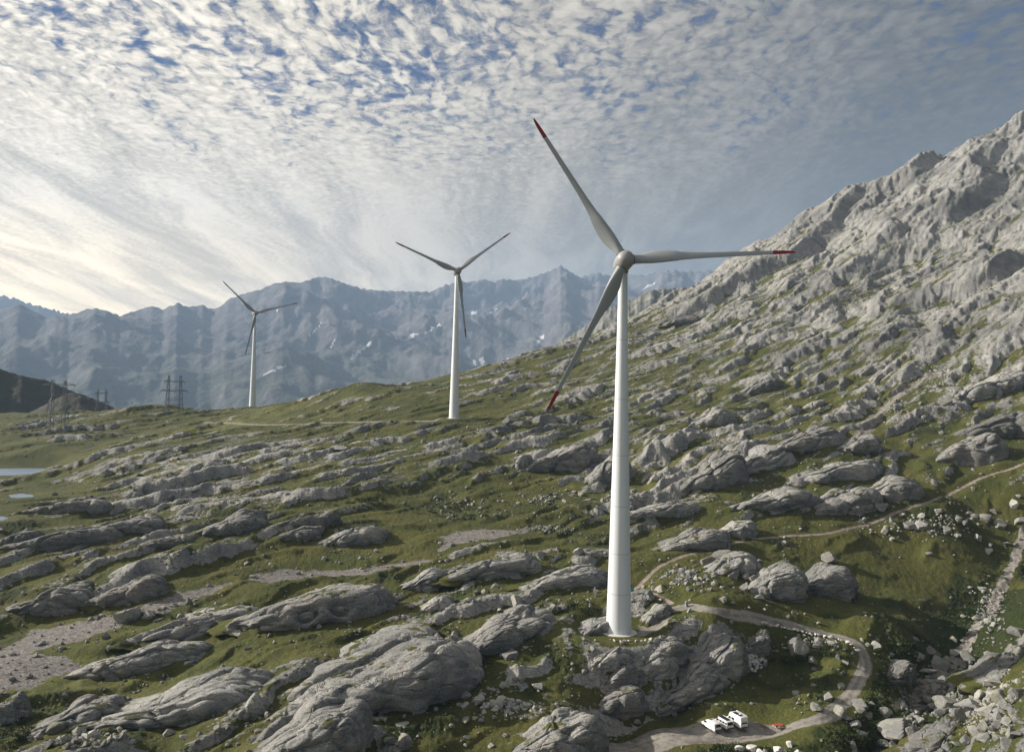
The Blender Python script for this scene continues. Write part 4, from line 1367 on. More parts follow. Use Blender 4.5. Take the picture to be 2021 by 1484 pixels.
OUTC = [
    (712, 1385, 400, 118, .50, 28, 'largest smooth grey bedrock slab, sweeping up to the right in the foreground'),
    (985, 1278, 185, 88, .36, 28, 'blocky grey rock ledge with a flat mossy top beside the pink earth'),
    (610, 1228, 270, 82, .42, 14, 'dark rounded rock hump with vertical cracks below the gravel bed'),
    (385, 1254, 215, 55, .34, 26, 'pale sloping rock rib running into the dark rounded hump'),
    (275, 1327, 220, 58, .30, 14, 'smooth pale whaleback rock beside the bright green meadow strip'),
    (370, 1424, 300, 76, .40, 16, 'long pale whaleback rock ending at a cracked block'),
    (488, 1420, 62, 50, .75, 8, 'cracked grey rock block at the end of the long whaleback'),
    (605, 1505, 215, 118, .60, 18, 'great rounded grey rock dome cut by the bottom edge'),
    (148, 1442, 140, 58, .5, 22, 'layered reddish grey rock rib among rubble at lower left'),
    (12, 1428, 66, 62, .8, 0, 'round grey rock cut by the left edge'),
    (1082, 1500, 190, 100, .55, 10, 'dark fissured rock bluff at the bottom edge beside the car park'),
    (1215, 1352, 110, 58, .5, 8, 'ribbed grey rock shoulder below the row of edging stones'),
    (1330, 1398, 190, 85, .42, 20, 'pinkish quarried rock face above the grassy bank behind the vans'),
    (1385, 1338, 150, 100, .45, 22, 'shaded grey rock face right of the big turbine foot'),
    (1190, 1318, 100, 46, .5, 12, 'tilted grey rock ledge on the left flank of the turbine knoll'),
    (1275, 1335, 110, 58, .45, 6, 'dark jointed rock step in the middle of the turbine knoll'),
    (1205, 1412, 120, 62, .5, 14, 'shaded rock buttress between the knoll and the bottom bluff'),
    (1300, 1292, 90, 34, .5, 10, 'pale rock ledge just below the edging stones of the turbine pad'),
    (1485, 1286, 64, 46, .7, 10, 'shaded angular rock block above the white rubble'),
    (1165, 1250, 90, 36, .5, 20, 'low grey rock left of the big turbine foot'),
    (1290, 1225, 62, 38, .6, 6, 'dark rock mound just right of the big turbine tower'),
    (1432, 1130, 115, 46, .5, 10, 'pale rock at the left end of the broken rock mound'),
    (1512, 1176, 130, 74, .55, 4, 'broken dark rock mound in the meadow, middle part'),
    (1604, 1170, 130, 66, .55, -4, 'shaded rock mound part that falls to the meadow on the right'),
    (1902, 918, 128, 78, .5, -16, 'big smooth grey rock slab above the upper footpath'),
    (1962, 858, 140, 58, .5, -10, 'rough grey rock hump at the right edge above the footpath'),
    (1392, 958, 150, 84, .4, 30, 'stepped pale rock ledge, lower left end, behind the tall tower'),
    (1482, 928, 150, 64, .35, 28, 'stepped pale rock ledge, middle, with vertical ribs'),
    (1585, 884, 150, 54, .35, 22, 'rounded grey ledge at the upper end of the stepped rocks'),
    (1682, 888, 92, 42, .5, 10, 'small knobby rock ledge between the steps and the smooth slab'),
    (1640, 947, 170, 50, .35, 8, 'long dark rock band with blocky joints on the brown slope'),
    (1642, 1012, 140, 66, .5, 6, 'dark cracked rock crag just above the upper footpath'),
    (1738, 986, 130, 62, .5, -4, 'shadowed dark rock crag right of the cracked crag'),
    (1508, 1003, 190, 44, .3, 18, 'pale sloping rock rib left of the dark cracked crag'),
    (1092, 928, 170, 68, .4, 20, 'grey rock bluff left of the tall tower, smooth top and steep face'),
    (1026, 924, 44, 38, .8, 0, 'round grey knob at the left end of the rock bluff'),
    (1188, 948, 92, 64, .6, 20, 'pinkish ribbed rock bluff touching the tall tower'),
    (1392, 838, 98, 44, .6, 8, 'rounded grey rock hump right of the tall tower at mid height'),
    (1495, 774, 84, 44, .7, 4, 'dark round rock hump below the mountain side'),
    (1711, 738, 66, 33, .8, 0, 'single large rounded pale boulder-like rock on the slope'),
    (1600, 807, 46, 24, .8, 0, 'small round grey rock dome on the green shoulder'),
    (1962, 772, 120, 52, .5, 6, 'cluster of grey rocks at the right edge on the slope'),
    (1900, 790, 110, 42, .45, 6, 'dark rock rib beside a small white block on the slope'),
    (455, 1050, 115, 46, .5, 22, 'tilted grey rock slab with a steep left face on the plateau'),
    (605, 1036, 110, 30, .3, 10, 'thin pale rock ridge above a shadowed hollow on the plateau'),
    (692, 1072, 130, 42, .4, 14, 'dark rock ridge beside the gravel bed on the plateau'),
    (592, 1062, 90, 30, .4, 14, 'short pale rock rib in front of the thin ridge'),
    (130, 1078, 170, 40, .35, 12, 'long dark fronted rock rib at the left edge of the plateau'),
    (255, 1046, 120, 32, .35, 10, 'pale rock hump behind the long dark rib'),
    (40, 1078, 70, 36, .6, 0, 'rounded grey rock at the left edge of the plateau'),
    (130, 1010, 130, 26, .3, 8, 'low pale rock rib in front of the small pool'),
    (330, 1078, 110, 24, .35, 10, 'low grey rock rib with a shadowed foot on the plateau'),
    (110, 1208, 150, 62, .42, 8, 'dark cracked rock face above the left gravel bed'),
    (262, 1188, 130, 56, .42, 8, 'grassy topped dark rock face beside the left gravel bed'),
    (1362, 1083, 150, 48, .4, 10, 'grey rock ledge right of the tall tower above the footpath'),
    (1445, 1056, 80, 36, .5, 8, 'small dark rock ledge with rubble above the footpath'),
    (965, 1135, 190, 48, .25, 26, 'long smooth pale rock rib left of the tower'),
    (832, 1163, 90, 46, .5, 14, 'blocky dark rock hump left of the long pale rib'),
    (1105, 1155, 190, 46, .25, 22, 'mossy long rock rib just left of the tall tower'),
    (855, 1205, 70, 34, .5, 20, 'pale cracked rock outcrop above the largest slab'),
    (1290, 1018, 170, 34, .25, 18, 'smooth pale rock rib right behind the tall tower'),
    (1340, 640, 110, 30, .4, 24, 'pale smooth slab high on the mountain side above the green shelf'),
    (1960, 1345, 110, 52, .5, 24, 'pinkish grey slab on the far bank of the gully'),
    (1850, 1490, 190, 45, .3, 30, 'smooth pink slab at the bottom edge right of the gully'),
    (1762, 1345, 62, 46, .7, 10, 'smooth dark rock just right of the road bend'),
]
for t in OUTC:
    outcrop(*t, dmin=300 if t[1] < 850 else 110)

# ------------------------------------------------------------------ boulders
def ico_dirs(sub):
    import bmesh
    bm = bmesh.new()
    bmesh.ops.create_icosphere(bm, subdivisions=sub, radius=1.0)
    V = np.array([v.co for v in bm.verts]); F = np.array([[v.index for v in f.verts] for f in bm.faces])
    bm.free()
    return V, F


ICO3, ICO3F = ico_dirs(4)
ICO1, ICO1F = ico_dirs(2)


def boulder_shape(V, seed, flat=0.8, rough=0.05, planes=11):
    rs = np.random.RandomState(seed)
    n = rs.normal(size=(planes, 3)); n /= np.linalg.norm(n, axis=1, keepdims=True)
    dd = rs.uniform(0.46, 0.76, planes)
    dot = V @ n.T
    r = np.where(dot > 0.05, dd[None] / np.maximum(dot, 0.05), 9).min(1)
    r = np.minimum(r, 1.15)
    P = V * r[:, None]
    if rough:
        P = P * (1 + rough * fbm3(P, 2.6, 3, seed))[:, None]
    P = P * np.array([rs.uniform(.85, 1.15), rs.uniform(.7, 1.0), flat * rs.uniform(.85, 1.1)])
    P /= (P[:, 0].max() - P[:, 0].min())
    return P


BM = [mesh_np('boulder', boulder_shape(ICO3, 40 + i, [.85, .6, .95, .7][i % 4], 0.06, [11, 14, 12, 17][i % 4]), ICO3F, False) for i in range(16)]
for m in BM:
    m.materials.append(M_BOULDER)
rb = random.Random(11)
NB = 0


def boulder(p, size, label, group=None, name='boulder', cat='boulder', mesh=None, stretch=None, mat=None, sink=0.26):
    global NB
    NB += 1
    me = BM[rb.randrange(len(BM))] if mesh is None else BM[mesh]
    o = new_obj(name, me, None, None)
    s = size
    if stretch is None:
        stretch = (1, rb.uniform(.8, 1.15), rb.uniform(.75, 1.1))
    o.scale = (s * stretch[0], s * stretch[1], s * stretch[2])
    o.rotation_euler = (rb.uniform(-.15, .15), rb.uniform(-.15, .15), rb.uniform(0, 6.28))
    o.location = (p[0], p[1], p[2] + s * stretch[2] * (0.36 - sink))
    if mat is not None:
        o.material_slots[0].link = 'OBJECT'
        o.material_slots[0].material = mat
    tag(o, label, cat, group)
    return o


LANDMARKS = [(1917, 1395, 'largest gully boulder'), (1919, 1360, 'layered square boulder'), (1768, 1430, 'big shrub boulder'), (1861, 1405, 'faceted boulder at the gully edge'), (1960, 1335, 'pinkish slab on the far bank'), (1941, 1440, 'white cube-like boulder'), (1850, 1485, 'smooth pink bottom slab'),
             (1762, 1335, 'smooth dark rock by the road bend'), (715, 1330, 'largest foreground slab'), (985, 1240, 'blocky mossy ledge'), (610, 1190, 'dark rounded hump'), (275, 1300, 'pale whaleback rock'), (370, 1390, 'long whaleback rock'), (600, 1440, 'great rock dome'), (148, 1420, 'layered reddish rib'),
             (785, 1370, 'white tilted slab boulder'), (809, 1347, 'flat turf boulder'), (922, 1367, 'upright turf boulder'), (1512, 1150, 'broken dark mound'), (1604, 1150, 'shaded end of the mound'), (1432, 1120, 'pale end of the mound'), (1082, 1460, 'dark fissured bluff'), (1642, 985, 'dark cracked crag'), (1738, 970, 'shadowed crag'),
             (1902, 880, 'smooth slab above the footpath'), (1437, 1433, 'parked vans'), (1535, 1433, 'picnic table'), (1221, 1120, 'tall tower'), (1420, 1100, 'flat topped mound boulder'), (247, 1210, 'lone gravel-bed boulder'), (1577, 1284, 'long slab in the grassy bowl'), (1655, 1370, 'round roadside boulder'), (1690, 1385, 'flat boulder at the road bend')]
LAB_N = {}


def say_where(x, y, size, noun):
    """a label that places a boulder by its size and by what it lies beside"""
    k = min(range(len(LANDMARKS)), key=lambda i: (LANDMARKS[i][0] - x) ** 2 + (2.0 * (LANDMARKS[i][1] - y)) ** 2)
    lx, ly, nm = LANDMARKS[k]
    dx, dy = x - lx, 2.0 * (y - ly)
    side = ('left of' if dx < 0 else 'right of') if abs(dx) > abs(dy) else ('above' if dy < 0 else 'below')
    far = '' if math.hypot(dx, dy) < 70 else 'well '
    sz = 'small' if size < 16 else 'medium' if size < 24 else 'large'
    key = '%s %s %s%s the %s' % (sz, noun, far, side, nm)
    LAB_N[key] = LAB_N.get(key, 0) + 1
    n = LAB_N[key]
    return key if n == 1 else '%s %s' % (ORD[n - 1] + ' such', key)


ORD = 'first second third fourth fifth sixth seventh eighth ninth tenth eleventh twelfth'.split()


def boulders_at(lst, label, group, **kw):
    arr = np.array([(a, b) for a, b, *_ in lst], float)
    P = find_land(arr[:, 0], arr[:, 1])
    for _ in range(30):                               # keep the roads clear
        mm = masks(P[:, 0], P[:, 1])
        bad = np.minimum(np.minimum(mm['road'], mm['trail']), mm['pad'] + 3) < 0.9
        if not bad.any():
            break
        arr[bad] += np.random.RandomState(_).uniform(-12, 12, (bad.sum(), 2))
        P = find_land(arr[:, 0], arr[:, 1])
    for p, it in zip(P, lst):
        d = math.hypot(p[0], p[1])
        lb = it[3] if len(it) > 3 else say_where(it[0], it[1], it[2], label)
        boulder(p, it[2] * d / FPX * 1.02, lb, group if len(it) < 4 else None, **kw)


boulders_at([
    (247, 1222, 38, 'lone grey boulder casting a shadow on the left gravel bed'), (122, 1450, 40, 'rounded boulder above rubble at lower left'),
    (592, 1226, 32, 'pale flat boulder in the shade under the dark hump'), (295, 1216, 26, 'pale pitted rock beside the lone gravel-bed boulder'),
    (1394, 1113, 32, 'pale wedge boulder left of the broken rock mound'), (1420, 1106, 44, 'flat topped boulder leaning on the broken mound'),
    (1577, 1290, 44, 'long pale slab boulder lying on the grassy bowl'), (1569, 1369, 16, 'small white block alone on the grassy bank above the vans'),
    (1636, 1378, 28, 'pale wedge boulder beside the road on the grassy bank'), (1655, 1374, 24, 'round grey boulder beside the road on the grassy bank'),
    (1690, 1388, 30, 'flat boulder on the outer side of the road bend'), (1919, 1365, 34, 'layered square boulder on the far bank of the gully'),
    (1917, 1402, 60, 'largest pale boulder on the far bank of the gully'), (1903, 1420, 42, 'pale boulder resting under the largest gully boulder'),
    (1872, 1392, 42, 'pinkish boulder left of the largest gully boulder'), (1861, 1410, 42, 'pale faceted boulder at the edge of the gully'),
    (1768, 1440, 52, 'big grey boulder in the shrubs by the gully'), (1750, 1408, 28, 'split upright boulder above the big shrub boulder'),
    (1680, 1474, 32, 'grey boulder in dark shrubs below the road'), (795, 1470, 34, 'pale boulder pair member near the bottom edge'),
    (785, 1374, 24, 'white tilted slab boulder on the foreground turf'), (809, 1350, 40, 'flat grey boulder on the foreground turf'),
    (922, 1374, 20, 'upright pale boulder on the foreground turf'), (1019, 1194, 34, 'pale slab lying on the blocky ledge'), (1003, 1298, 34, 'long slab boulder beside the pink earth patch'),
    (1941, 1442, 24, 'white cube-like boulder on the far bank turf'), (1700, 1338, 20, 'grey boulder at the inner bend of the road'),
    (673, 890, 32, 'dark round boulder on the plateau below the second turbine'), (1000, 838, 24, 'square pale block right of the second turbine foot'),
    (1868, 800, 22, 'small white block beside the dark rock rib'),
], 'x', None)
boulders_at([(1809, 1290, 20), (1837, 1288, 28), (1827, 1327, 32), (1861, 1318, 34), (1886, 1292, 26), (1910, 1302, 30), (1830, 1385, 28), (1837, 1398, 20), (1951, 1410, 28), (1962, 1352, 30), (1906, 1465, 24),
             (1889, 1470, 18), (1853, 1440, 30), (1799, 1456, 32), (1941, 1460, 20), (2009, 1252, 30), (1927, 1222, 16), (1895, 1345, 24), (1880, 1352, 22), (1950, 1425, 22), (1935, 1380, 24), (1975, 1380, 26), (1988, 1395, 22), (2005, 1372, 28), (2000, 1410, 24),
             (1965, 1440, 20), (1985, 1470, 24), (2010, 1450, 26), (1900, 1312, 18), (1925, 1325, 18), (1945, 1330, 18), (1880, 1262, 18), (1920, 1250, 18), (1895, 1430, 20), (1815, 1425, 18), (1812, 1405, 16), (1845, 1360, 18), (1860, 1345, 20), (1740, 1470, 24), (1765, 1478, 26)],
            'pale angular boulder', 'scree boulders beside the gully')
boulders_at([(1142, 1092, 22), (1066, 1100, 20), (1040, 1127, 22), (892, 1128, 17), (835, 1355, 22), (794, 1431, 24), (771, 1464, 24), (970, 1472, 18), (922, 1457, 13), (991, 1355, 15), (1064, 1358, 26), (986, 1206, 17), (880, 1340, 14), (905, 1390, 12),
             (860, 1400, 14), (700, 1405, 16), (760, 1420, 14), (880, 1305, 14), (940, 1330, 14), (150, 1465, 18), (190, 1440, 18), (170, 1470, 16), (240, 1430, 16), (280, 1440, 14), (330, 1450, 22), (365, 1455, 18), (95, 1470, 16), (430, 1440, 16), (205, 1470, 14),
             (60, 1460, 14), (310, 1225, 14), (345, 1195, 12), (82, 1272, 14), (70, 1296, 12), (124, 1280, 12), (440, 1320, 12), (375, 1310, 22), (520, 1345, 10), (630, 1240, 12)],
            'grey boulder', 'foreground boulders on turf')
boulders_at([(1473, 1140, 18), (1496, 1152, 34), (1449, 1140, 22), (1544, 1166, 40), (1567, 1146, 40), (1605, 1142, 36), (1636, 1108, 34), (1427, 1184, 24), (1520, 1130, 30), (1580, 1172, 26), (1470, 1165, 20), (1540, 1120, 26), (1620, 1160, 24), (1500, 1182, 20)],
            'broken block', 'blocks of the rock mound')
boulders_at([(1603, 1306, 18), (1659, 1356, 18), (1674, 1408, 20), (1688, 1432, 22), (1621, 1414, 22), (1720, 1390, 16), (1735, 1375, 14), (1712, 1412, 16), (1700, 1450, 20), (1655, 1300, 12), (1670, 1310, 14), (1664, 1330, 12), (1605, 1352, 10)],
            'weathered boulder', 'boulders along the road')
boulders_at([(1484, 1480, 20), (1463, 1483, 20), (1560, 1473, 20), (1536, 1482, 26), (1548, 1484, 16), (1510, 1482, 16), (1500, 1488, 18), (1575, 1485, 18)],
            'whitish boulder', 'whitish boulders below the car park', mat=M_PALE)
boulders_at([(1700, 1030, 10), (1760, 1030, 14), (1745, 1050, 18), (1790, 1040, 22), (1815, 1042, 22), (1840, 1050, 16), (1870, 1048, 18), (1850, 1010, 14), (1780, 1012, 12), (1930, 1065, 20), (1905, 1035, 16), (1890, 1060, 14), (1945, 1025, 20), (1975, 1040, 22), (2000, 1000, 20), (2010, 1030, 16), (1735, 1005, 24), (1960, 1010, 14),
             (1990, 1075, 18), (1950, 1090, 14)], 'pale scree boulder', 'boulders below the upper footpath')
boulders_at([(1325, 1130, 10), (1345, 1125, 12), (1360, 1140, 12), (1375, 1128, 10), (1340, 1145, 12), (1395, 1140, 10), (1410, 1150, 10), (1380, 1155, 12), (1330, 1160, 8), (1360, 1165, 10), (1310, 1140, 10), (1400, 1165, 10), (1425, 1160, 10)],
            'pale slope boulder', 'small boulders right of the tower')

# standing stones, slate sculpture, edging stones
p = find_land(1176, 1176)[0]
o = boulder(p, 1.5, 'upright white standing stone on the turf left of the tower', None, 'standing_stone', 'standing stone', 2, (0.8, 0.7, 2.0), M_PALE, 0.05)
o.rotation_euler = (0.05, -0.08, 0.4)
p = find_land(1160, 1184)[0]
boulder(p, 0.9, 'round white stone beside the upright standing stone', None, 'stone', 'stone', 5, (1, 1, .9), M_PALE)
for (a, b, s, lb) in ((1362, 1186, 0.95, 'small round pale stone behind the slate wedges'), (1288, 1163, 1.5, 'rough pale boulder beside the path sign'), (1304, 1184, 1.1, 'small pale stone on the path edge right of the sign')):
    boulder(find_land(a, b)[0], s, lb, None, 'stone', 'stone', None, None, M_PALE)


def wedge(px, py, w, h, lean, label):
    p = find_land(px, py)[0]
    m = MB()
    m.add([(-w / 2, -.35, -.2), (w / 2, -.35, -.2), (w / 2, .35, -.2), (-w / 2, .35, -.2), (lean - .18, -.25, h * .8), (lean + .22, -.2, h), (lean + .22, .2, h), (lean - .18, .25, h * .85)],
          [(0, 3, 2, 1), (4, 5, 6, 7), (0, 1, 5, 4), (1, 2, 6, 5), (2, 3, 7, 6), (3, 0, 4, 7)])
    o = m.build('stone_wedge', M_SLATE, None, False, tuple(p))
    o.rotation_euler = (0, 0, 0.3)
    tag(o, label, 'sculpture')


wedge(1356, 1196, 0.9, 1.5, -0.35, 'tall grey slate wedge leaning left on the knoll')
wedge(1359, 1208, 1.1, 1.2, 0.3, 'lower grey slate wedge in front of the leaning one')


ORD = 'first second third fourth fifth sixth seventh eighth ninth tenth eleventh twelfth thirteenth fourteenth fifteenth sixteenth seventeenth eighteenth nineteenth twentieth twenty-first twenty-second twenty-third twenty-fourth'.split()


def edging(line, n, label, group, size):
    q = line_on_land(line)
    seg = np.r_[0, np.cumsum(np.linalg.norm(np.diff(q, axis=0), axis=1))]
    for k, t in enumerate(np.linspace(0, seg[-1], n)):
        x = np.interp(t + rb.uniform(-.3, .3), seg, q[:, 0]); y = np.interp(t, seg, q[:, 1])
        boulder((x, y, float(land_z(x, y))), size * rb.uniform(.7, 1.3), (ORD[k] + ' ' + label).strip(), group, 'edging_stone', 'stone', None, (1, .8, .7), M_PALE, 0.1)


edging([(1505, 1230), (1560, 1243), (1620, 1256), (1660, 1266), (1682, 1276), (1690, 1284)], 24, 'white stone of the roadside edging row, counted towards the road bend', 'white edging stones along the road', 1.15)
edging([(1213, 1262), (1235, 1262), (1260, 1260), (1285, 1254)], 8, 'white stone of the short row below the big turbine foot, counted rightwards', 'white edging stones at the turbine pad', 0.95)

# ------------------------------------------------------------------ countless loose stones
def scatter(name, px, py, sizes, mat, seed, label, dmin=110):
    P = find_land(px, py, dmin)
    rs = np.random.RandomState(seed)
    shapes = [boulder_shape(ICO1 if False else ICOS, 300 + i, .75, 0.0, 8) for i in range(10)]
    Vs, Fs, k = [], [], 0
    for i, p in enumerate(P):
        d = math.hypot(p[0], p[1])
        if d > 1150:
            continue
        s = sizes[i]
        a = rs.uniform(0, 6.28); ca, sa = math.cos(a), math.sin(a)
        v = shapes[rs.randint(10)] * s * np.array([1, rs.uniform(.7, 1.2), rs.uniform(.7, 1.2)])
        v = np.stack([v[:, 0] * ca - v[:, 1] * sa + p[0], v[:, 0] * sa + v[:, 1] * ca + p[1], v[:, 2] + p[2] + 0.12 * s], 1)
        Vs.append(v); Fs.append(ICOSF + k); k += len(v)
    o = new_obj(name, mesh_np(name, np.vstack(Vs), np.vstack(Fs), False), mat)
    return tag(o, label=label, kind='stuff')


ICOS, ICOSF = ico_dirs(1)
rs = np.random.RandomState(5)
n = 16000
px = rs.uniform(-40, 2060, n); py = rs.uniform(560, 1500, n)
dn = 0.5 + 0.5 * fbm2(px / 120, py / 60, 4, 900)
keep = rs.uniform(0, 1, n) < np.clip((dn - 0.32) * 2.2, 0.03, 1)
mead = np.exp(-(((px - 1780) / 170) ** 2 + ((py - 1130) / 70) ** 2)) + np.exp(-(((px - 1480) / 120) ** 2 + ((py - 1440) / 40) ** 2))
keep &= rs.uniform(0, 1, n) > 0.95 * np.clip(mead * 1.4, 0, 1)
px, py = px[keep], py[keep]
pl = find_land(px, py)
mk = masks(pl[:, 0], pl[:, 1])
ok = (mk['road'] > .5) & (mk['trail'] > .3) & (mk['track'] > .5) & (mk['pad'] > -1) & (mk['lake'] > 1)
px, py = px[ok], py[ok]
dd = np.hypot(pl[ok, 0], pl[ok, 1])
scatter('loose_stones', px, py, np.clip(0.35 + rs.exponential(0.42, len(px)), .3, 2.6) * (0.8 + 0.5 * (dd / 500)), M_BOULDER, 3, 'loose grey stones strewn over the turf')
clx, cly = [], []
for cx, cy, rx, ry, k in ((1880, 1370, 70, 60, 700), (1960, 1400, 60, 60, 350), (1350, 1140, 50, 22, 160), (1830, 1035, 110, 26, 260), (1610, 1270, 70, 16, 120), (1080, 1045, 60, 9, 90), (900, 1000, 70, 25, 120), (1080, 985, 60, 22, 150), (1230, 985, 50, 30, 160), (160, 1455, 90, 14, 160), (1000, 1395, 60, 14, 120),
                          (960, 845, 50, 12, 90), (1860, 745, 60, 22, 160), (1780, 810, 50, 30, 110), (1950, 1200, 30, 50, 160), (1800, 1390, 22, 70, 300)):
    clx.append(rs.normal(cx, rx * .5, k)); cly.append(rs.normal(cy, ry * .5, k))
clx = np.concatenate(clx); cly = np.minimum(np.concatenate(cly), 1510)
pl = find_land(clx, cly)
mk = masks(pl[:, 0], pl[:, 1])
ok = (mk['road'] > .8) & (mk['trail'] > .3)
clx, cly = clx[ok], cly[ok]
scatter('scree', clx, cly, np.clip(0.4 + rs.exponential(0.5, len(clx)), .35, 3), M_BOULDER, 4, 'jumbled scree stones in the gully and below the paths')
q = rs.normal(0, 1, (420, 2)); q = q[(q ** 2).sum(1) < 2.6]
scatter('rubble', 1481 + q[:, 0] * 20, 1300 + q[:, 1] * 16, rs.uniform(.45, 1.1, len(q)), M_PALE, 6, 'heap of white rubble in the shade right of the knoll')

# ------------------------------------------------------------------ parked vans
def van(px, py, heading, L, Wd, H, kind, label):
    p = find_land(px, py)[0]
    root = empty('van', (p[0], p[1], float(land_z(p[0], p[1])) + 0.02), heading)
    tag(root, label, 'van', 'white vans in the car park')
    g = 0.28
    hl = L / 2
    if kind == 'high':
        prof = [(-hl, g + .1), (-hl, H * .62), (-hl + .12, H - .1), (-hl + .35, H), (hl - 2.0, H), (hl - 1.5, H - .12), (hl - .75, 1.35), (hl - .1, 1.08), (hl, .85), (hl, g + .1), (hl - .15, g), (-hl + .15, g)]
    else:
        prof = [(-hl, g + .1), (-hl, 1.0), (-hl + .16, H - .12), (-hl + .4, H), (hl - 1.95, H), (hl - 1.6, H - .1), (hl - .85, 1.22), (hl - .12, .98), (hl, .8), (hl, g + .1), (hl - .15, g), (-hl + .15, g)]
    body = MB()
    zc = (H + g) / 2
    st = [(-Wd / 2, .955), (-Wd / 2 + .10, 1.0), (Wd / 2 - .10, 1.0), (Wd / 2, .955)]
    vs_ = []
    n = len(prof)
    for x, k in st:
        vs_ += [(x, y * k, zc + (z - zc) * k) for y, z in prof]
    fs_ = []
    for s in range(3):
        for i in range(n):
            j = (i + 1) % n
            fs_.append((s * n + i, s * n + j, (s + 1) * n + j, (s + 1) * n + i))
    fs_.append(tuple(range(n))[::-1]); fs_.append(tuple(3 * n + i for i in range(n)))
    body.add(vs_, fs_).build('body', M_VAN, root, True)
    e = .006
    # windscreen and rear window follow the slopes of the body
    def pane(name, y0, z0, y1, z1, x0, x1):
        d = Vector((0, y1 - y0, z1 - z0)); nn = Vector((0, -d.z, d.y)).normalized()
        if (nn.y > 0) != (y0 > 0):
            nn = -nn
        m = MB()
        a = [Vector((x, y, z)) + nn * .012 for x, y, z in ((x0, y0, z0), (x1, y0, z0), (x1 * .92, y1, z1), (x0 * .92, y1, z1))]
        b = [v - nn * .03 for v in a]
        m.add(a + b, [(0, 1, 2, 3), (7, 6, 5, 4), (0, 4, 5, 1), (1, 5, 6, 2), (2, 6, 7, 3), (3, 7, 4, 0)])
        return m.build(name, M_GLASS, root)
    hw = Wd / 2 - .14
    fp = prof[5]; fq = prof[6]
    pane('windscreen', fq[0], fq[1] + .04, fp[0] + .03, fp[1] - .02, -hw, hw)
    rq, rp = prof[1], prof[2]
    pane('rear_window', -hl + (0 if kind != 'high' else 0), 1.12 if kind != 'high' else 1.25, -hl + .13 if kind != 'high' else -hl + .02, H - .22 if kind != 'high' else H * .62 + .1, -hw + .08, hw - .08)
    def side_window(y0, y1, z0, z1, s):
        m = MB(); m.box((s * (Wd / 2 + .004), (y0 + y1) / 2, (z0 + z1) / 2), (.02, y1 - y0, z1 - z0))
        m.build('side_window', M_GLASS, root)
    for s in (-1, 1):
        side_window(hl - 1.95, hl - 1.15, 1.2, H - .32 if kind != 'high' else 1.75, s)
        if kind == 'bus':
            side_window(hl - 3.0, hl - 2.15, 1.2, H - .3, s)
            side_window(hl - 4.0, hl - 3.15, 1.2, H - .3, s)
            side_window(-hl + .2, -hl + .75, 1.2, H - .3, s)
        if kind == 'high':
            side_window(hl - 3.2, hl - 2.2, 1.25, 1.8, s)
    MB().box((0, -hl - .05, .48), (Wd * .96, .16, .26)).build('bumper', M_BUMP, root)
    MB().box((0, hl + .03, .5), (Wd * .94, .16, .28)).build('bumper', M_BUMP, root)
    for s in (-1, 1):
        MB().box((s * (Wd / 2 - .09), -hl - .012, 1.05), (.12, .03, .42)).build('tail_light', M_LAMP, root)
        MB().box((s * (Wd / 2 - .3), hl - .02, .86), (.3, .06, .16)).build('headlight', M_PLATE, root)
        MB().box((s * (Wd / 2 + .11), hl - 1.25, 1.28), (.16, .1, .2)).build('mirror', M_BUMP, root)
        for y in (hl - .95, -hl + 1.0):
            Mw = Matrix.Translation((s * (Wd / 2 - .13), y, .33)) @ Matrix.Rotation(R(90) * s, 4, 'Y')
            w = MB().lathe([(.2, -.1), (.33, -.1), (.335, 0), (.33, .11), (.2, .115)], 20, Mw).build('wheel', M_TYRE, root, True)
            MB().lathe([(.05, .10), (.2, .12), (.19, .13)], 16, Mw).build('rim', M_RIM, w, True)
    MB().box((0, -hl - .014, .82), (.52, .02, .12)).build('number_plate', M_PLATE, root)
    if kind == 'panel':
        MB().box((.05, .2, H + .02), (.75, .5, .05)).build('roof_hatch', M_BUMP, root)
    if kind == 'bus':
        MB().box((0, -.5, H + .05), (1.3, 2.7, .06)).build('solar_panel', M_PANEL, root)
        for s in (-1, 1):
            MB().box((s * (Wd / 2 - .18), -.4, H + .06), (.06, 3.0, .07)).build('roof_rail', M_VAN, root)
    if kind == 'high':
        MB().box((-.35, -.2, H + .04), (1.0, 1.5, .06)).build('solar_panel', M_PANEL, root)
        MB().box((-.3, -1.7, H + .04), (.9, .9, .06)).build('solar_panel', M_PANEL, root)
        MB().box((.25, -1.0, H + .08), (.45, .45, .16)).build('roof_vent', M_VAN, root)
        MB().box((Wd / 2 + .02, -.4, H - .12), (.2, 3.6, .2)).build('awning', M_VAN, root)
    return root


van(1404, 1437, R(24), 4.9, 1.95, 1.95, 'panel', 'plain white panel van with a roof hatch, leftmost of the three vans')
van(1428, 1433, R(24), 4.9, 1.92, 1.98, 'bus', 'white minibus with side windows and dark roof panel, between the other vans')
van(1454, 1430, R(22), 5.6, 2.05, 2.75, 'high', 'tall white camper van with roof panels and awning beside the minibus')

# red picnic table
p = find_land(1535, 1436)[0]
tb = empty('picnic_table', (p[0], p[1], float(land_z(p[0], p[1]))), R(14))
tag(tb, 'red picnic table with benches at the edge of the car park', 'picnic table')
for i in range(5):
    MB().box((0, -.38 + i * .19, .76), (2.4, .17, .05)).build('table_plank', M_REDWOOD, tb)
for s in (-1, 1):
    for i in range(2):
        MB().box((0, s * (.80 + i * .17), .45), (2.4, .15, .05)).build('bench_plank', M_REDWOOD, tb)
    MB().bar((s * .85, -.45, .73), (s * .85, -.95, -.1), .09).bar((s * .85, .45, .73), (s * .85, .95, -.1), .09).bar((s * .85, -.95, .42), (s * .85, .95, .42), .08).build('trestle', M_LIGHTWOOD, tb)

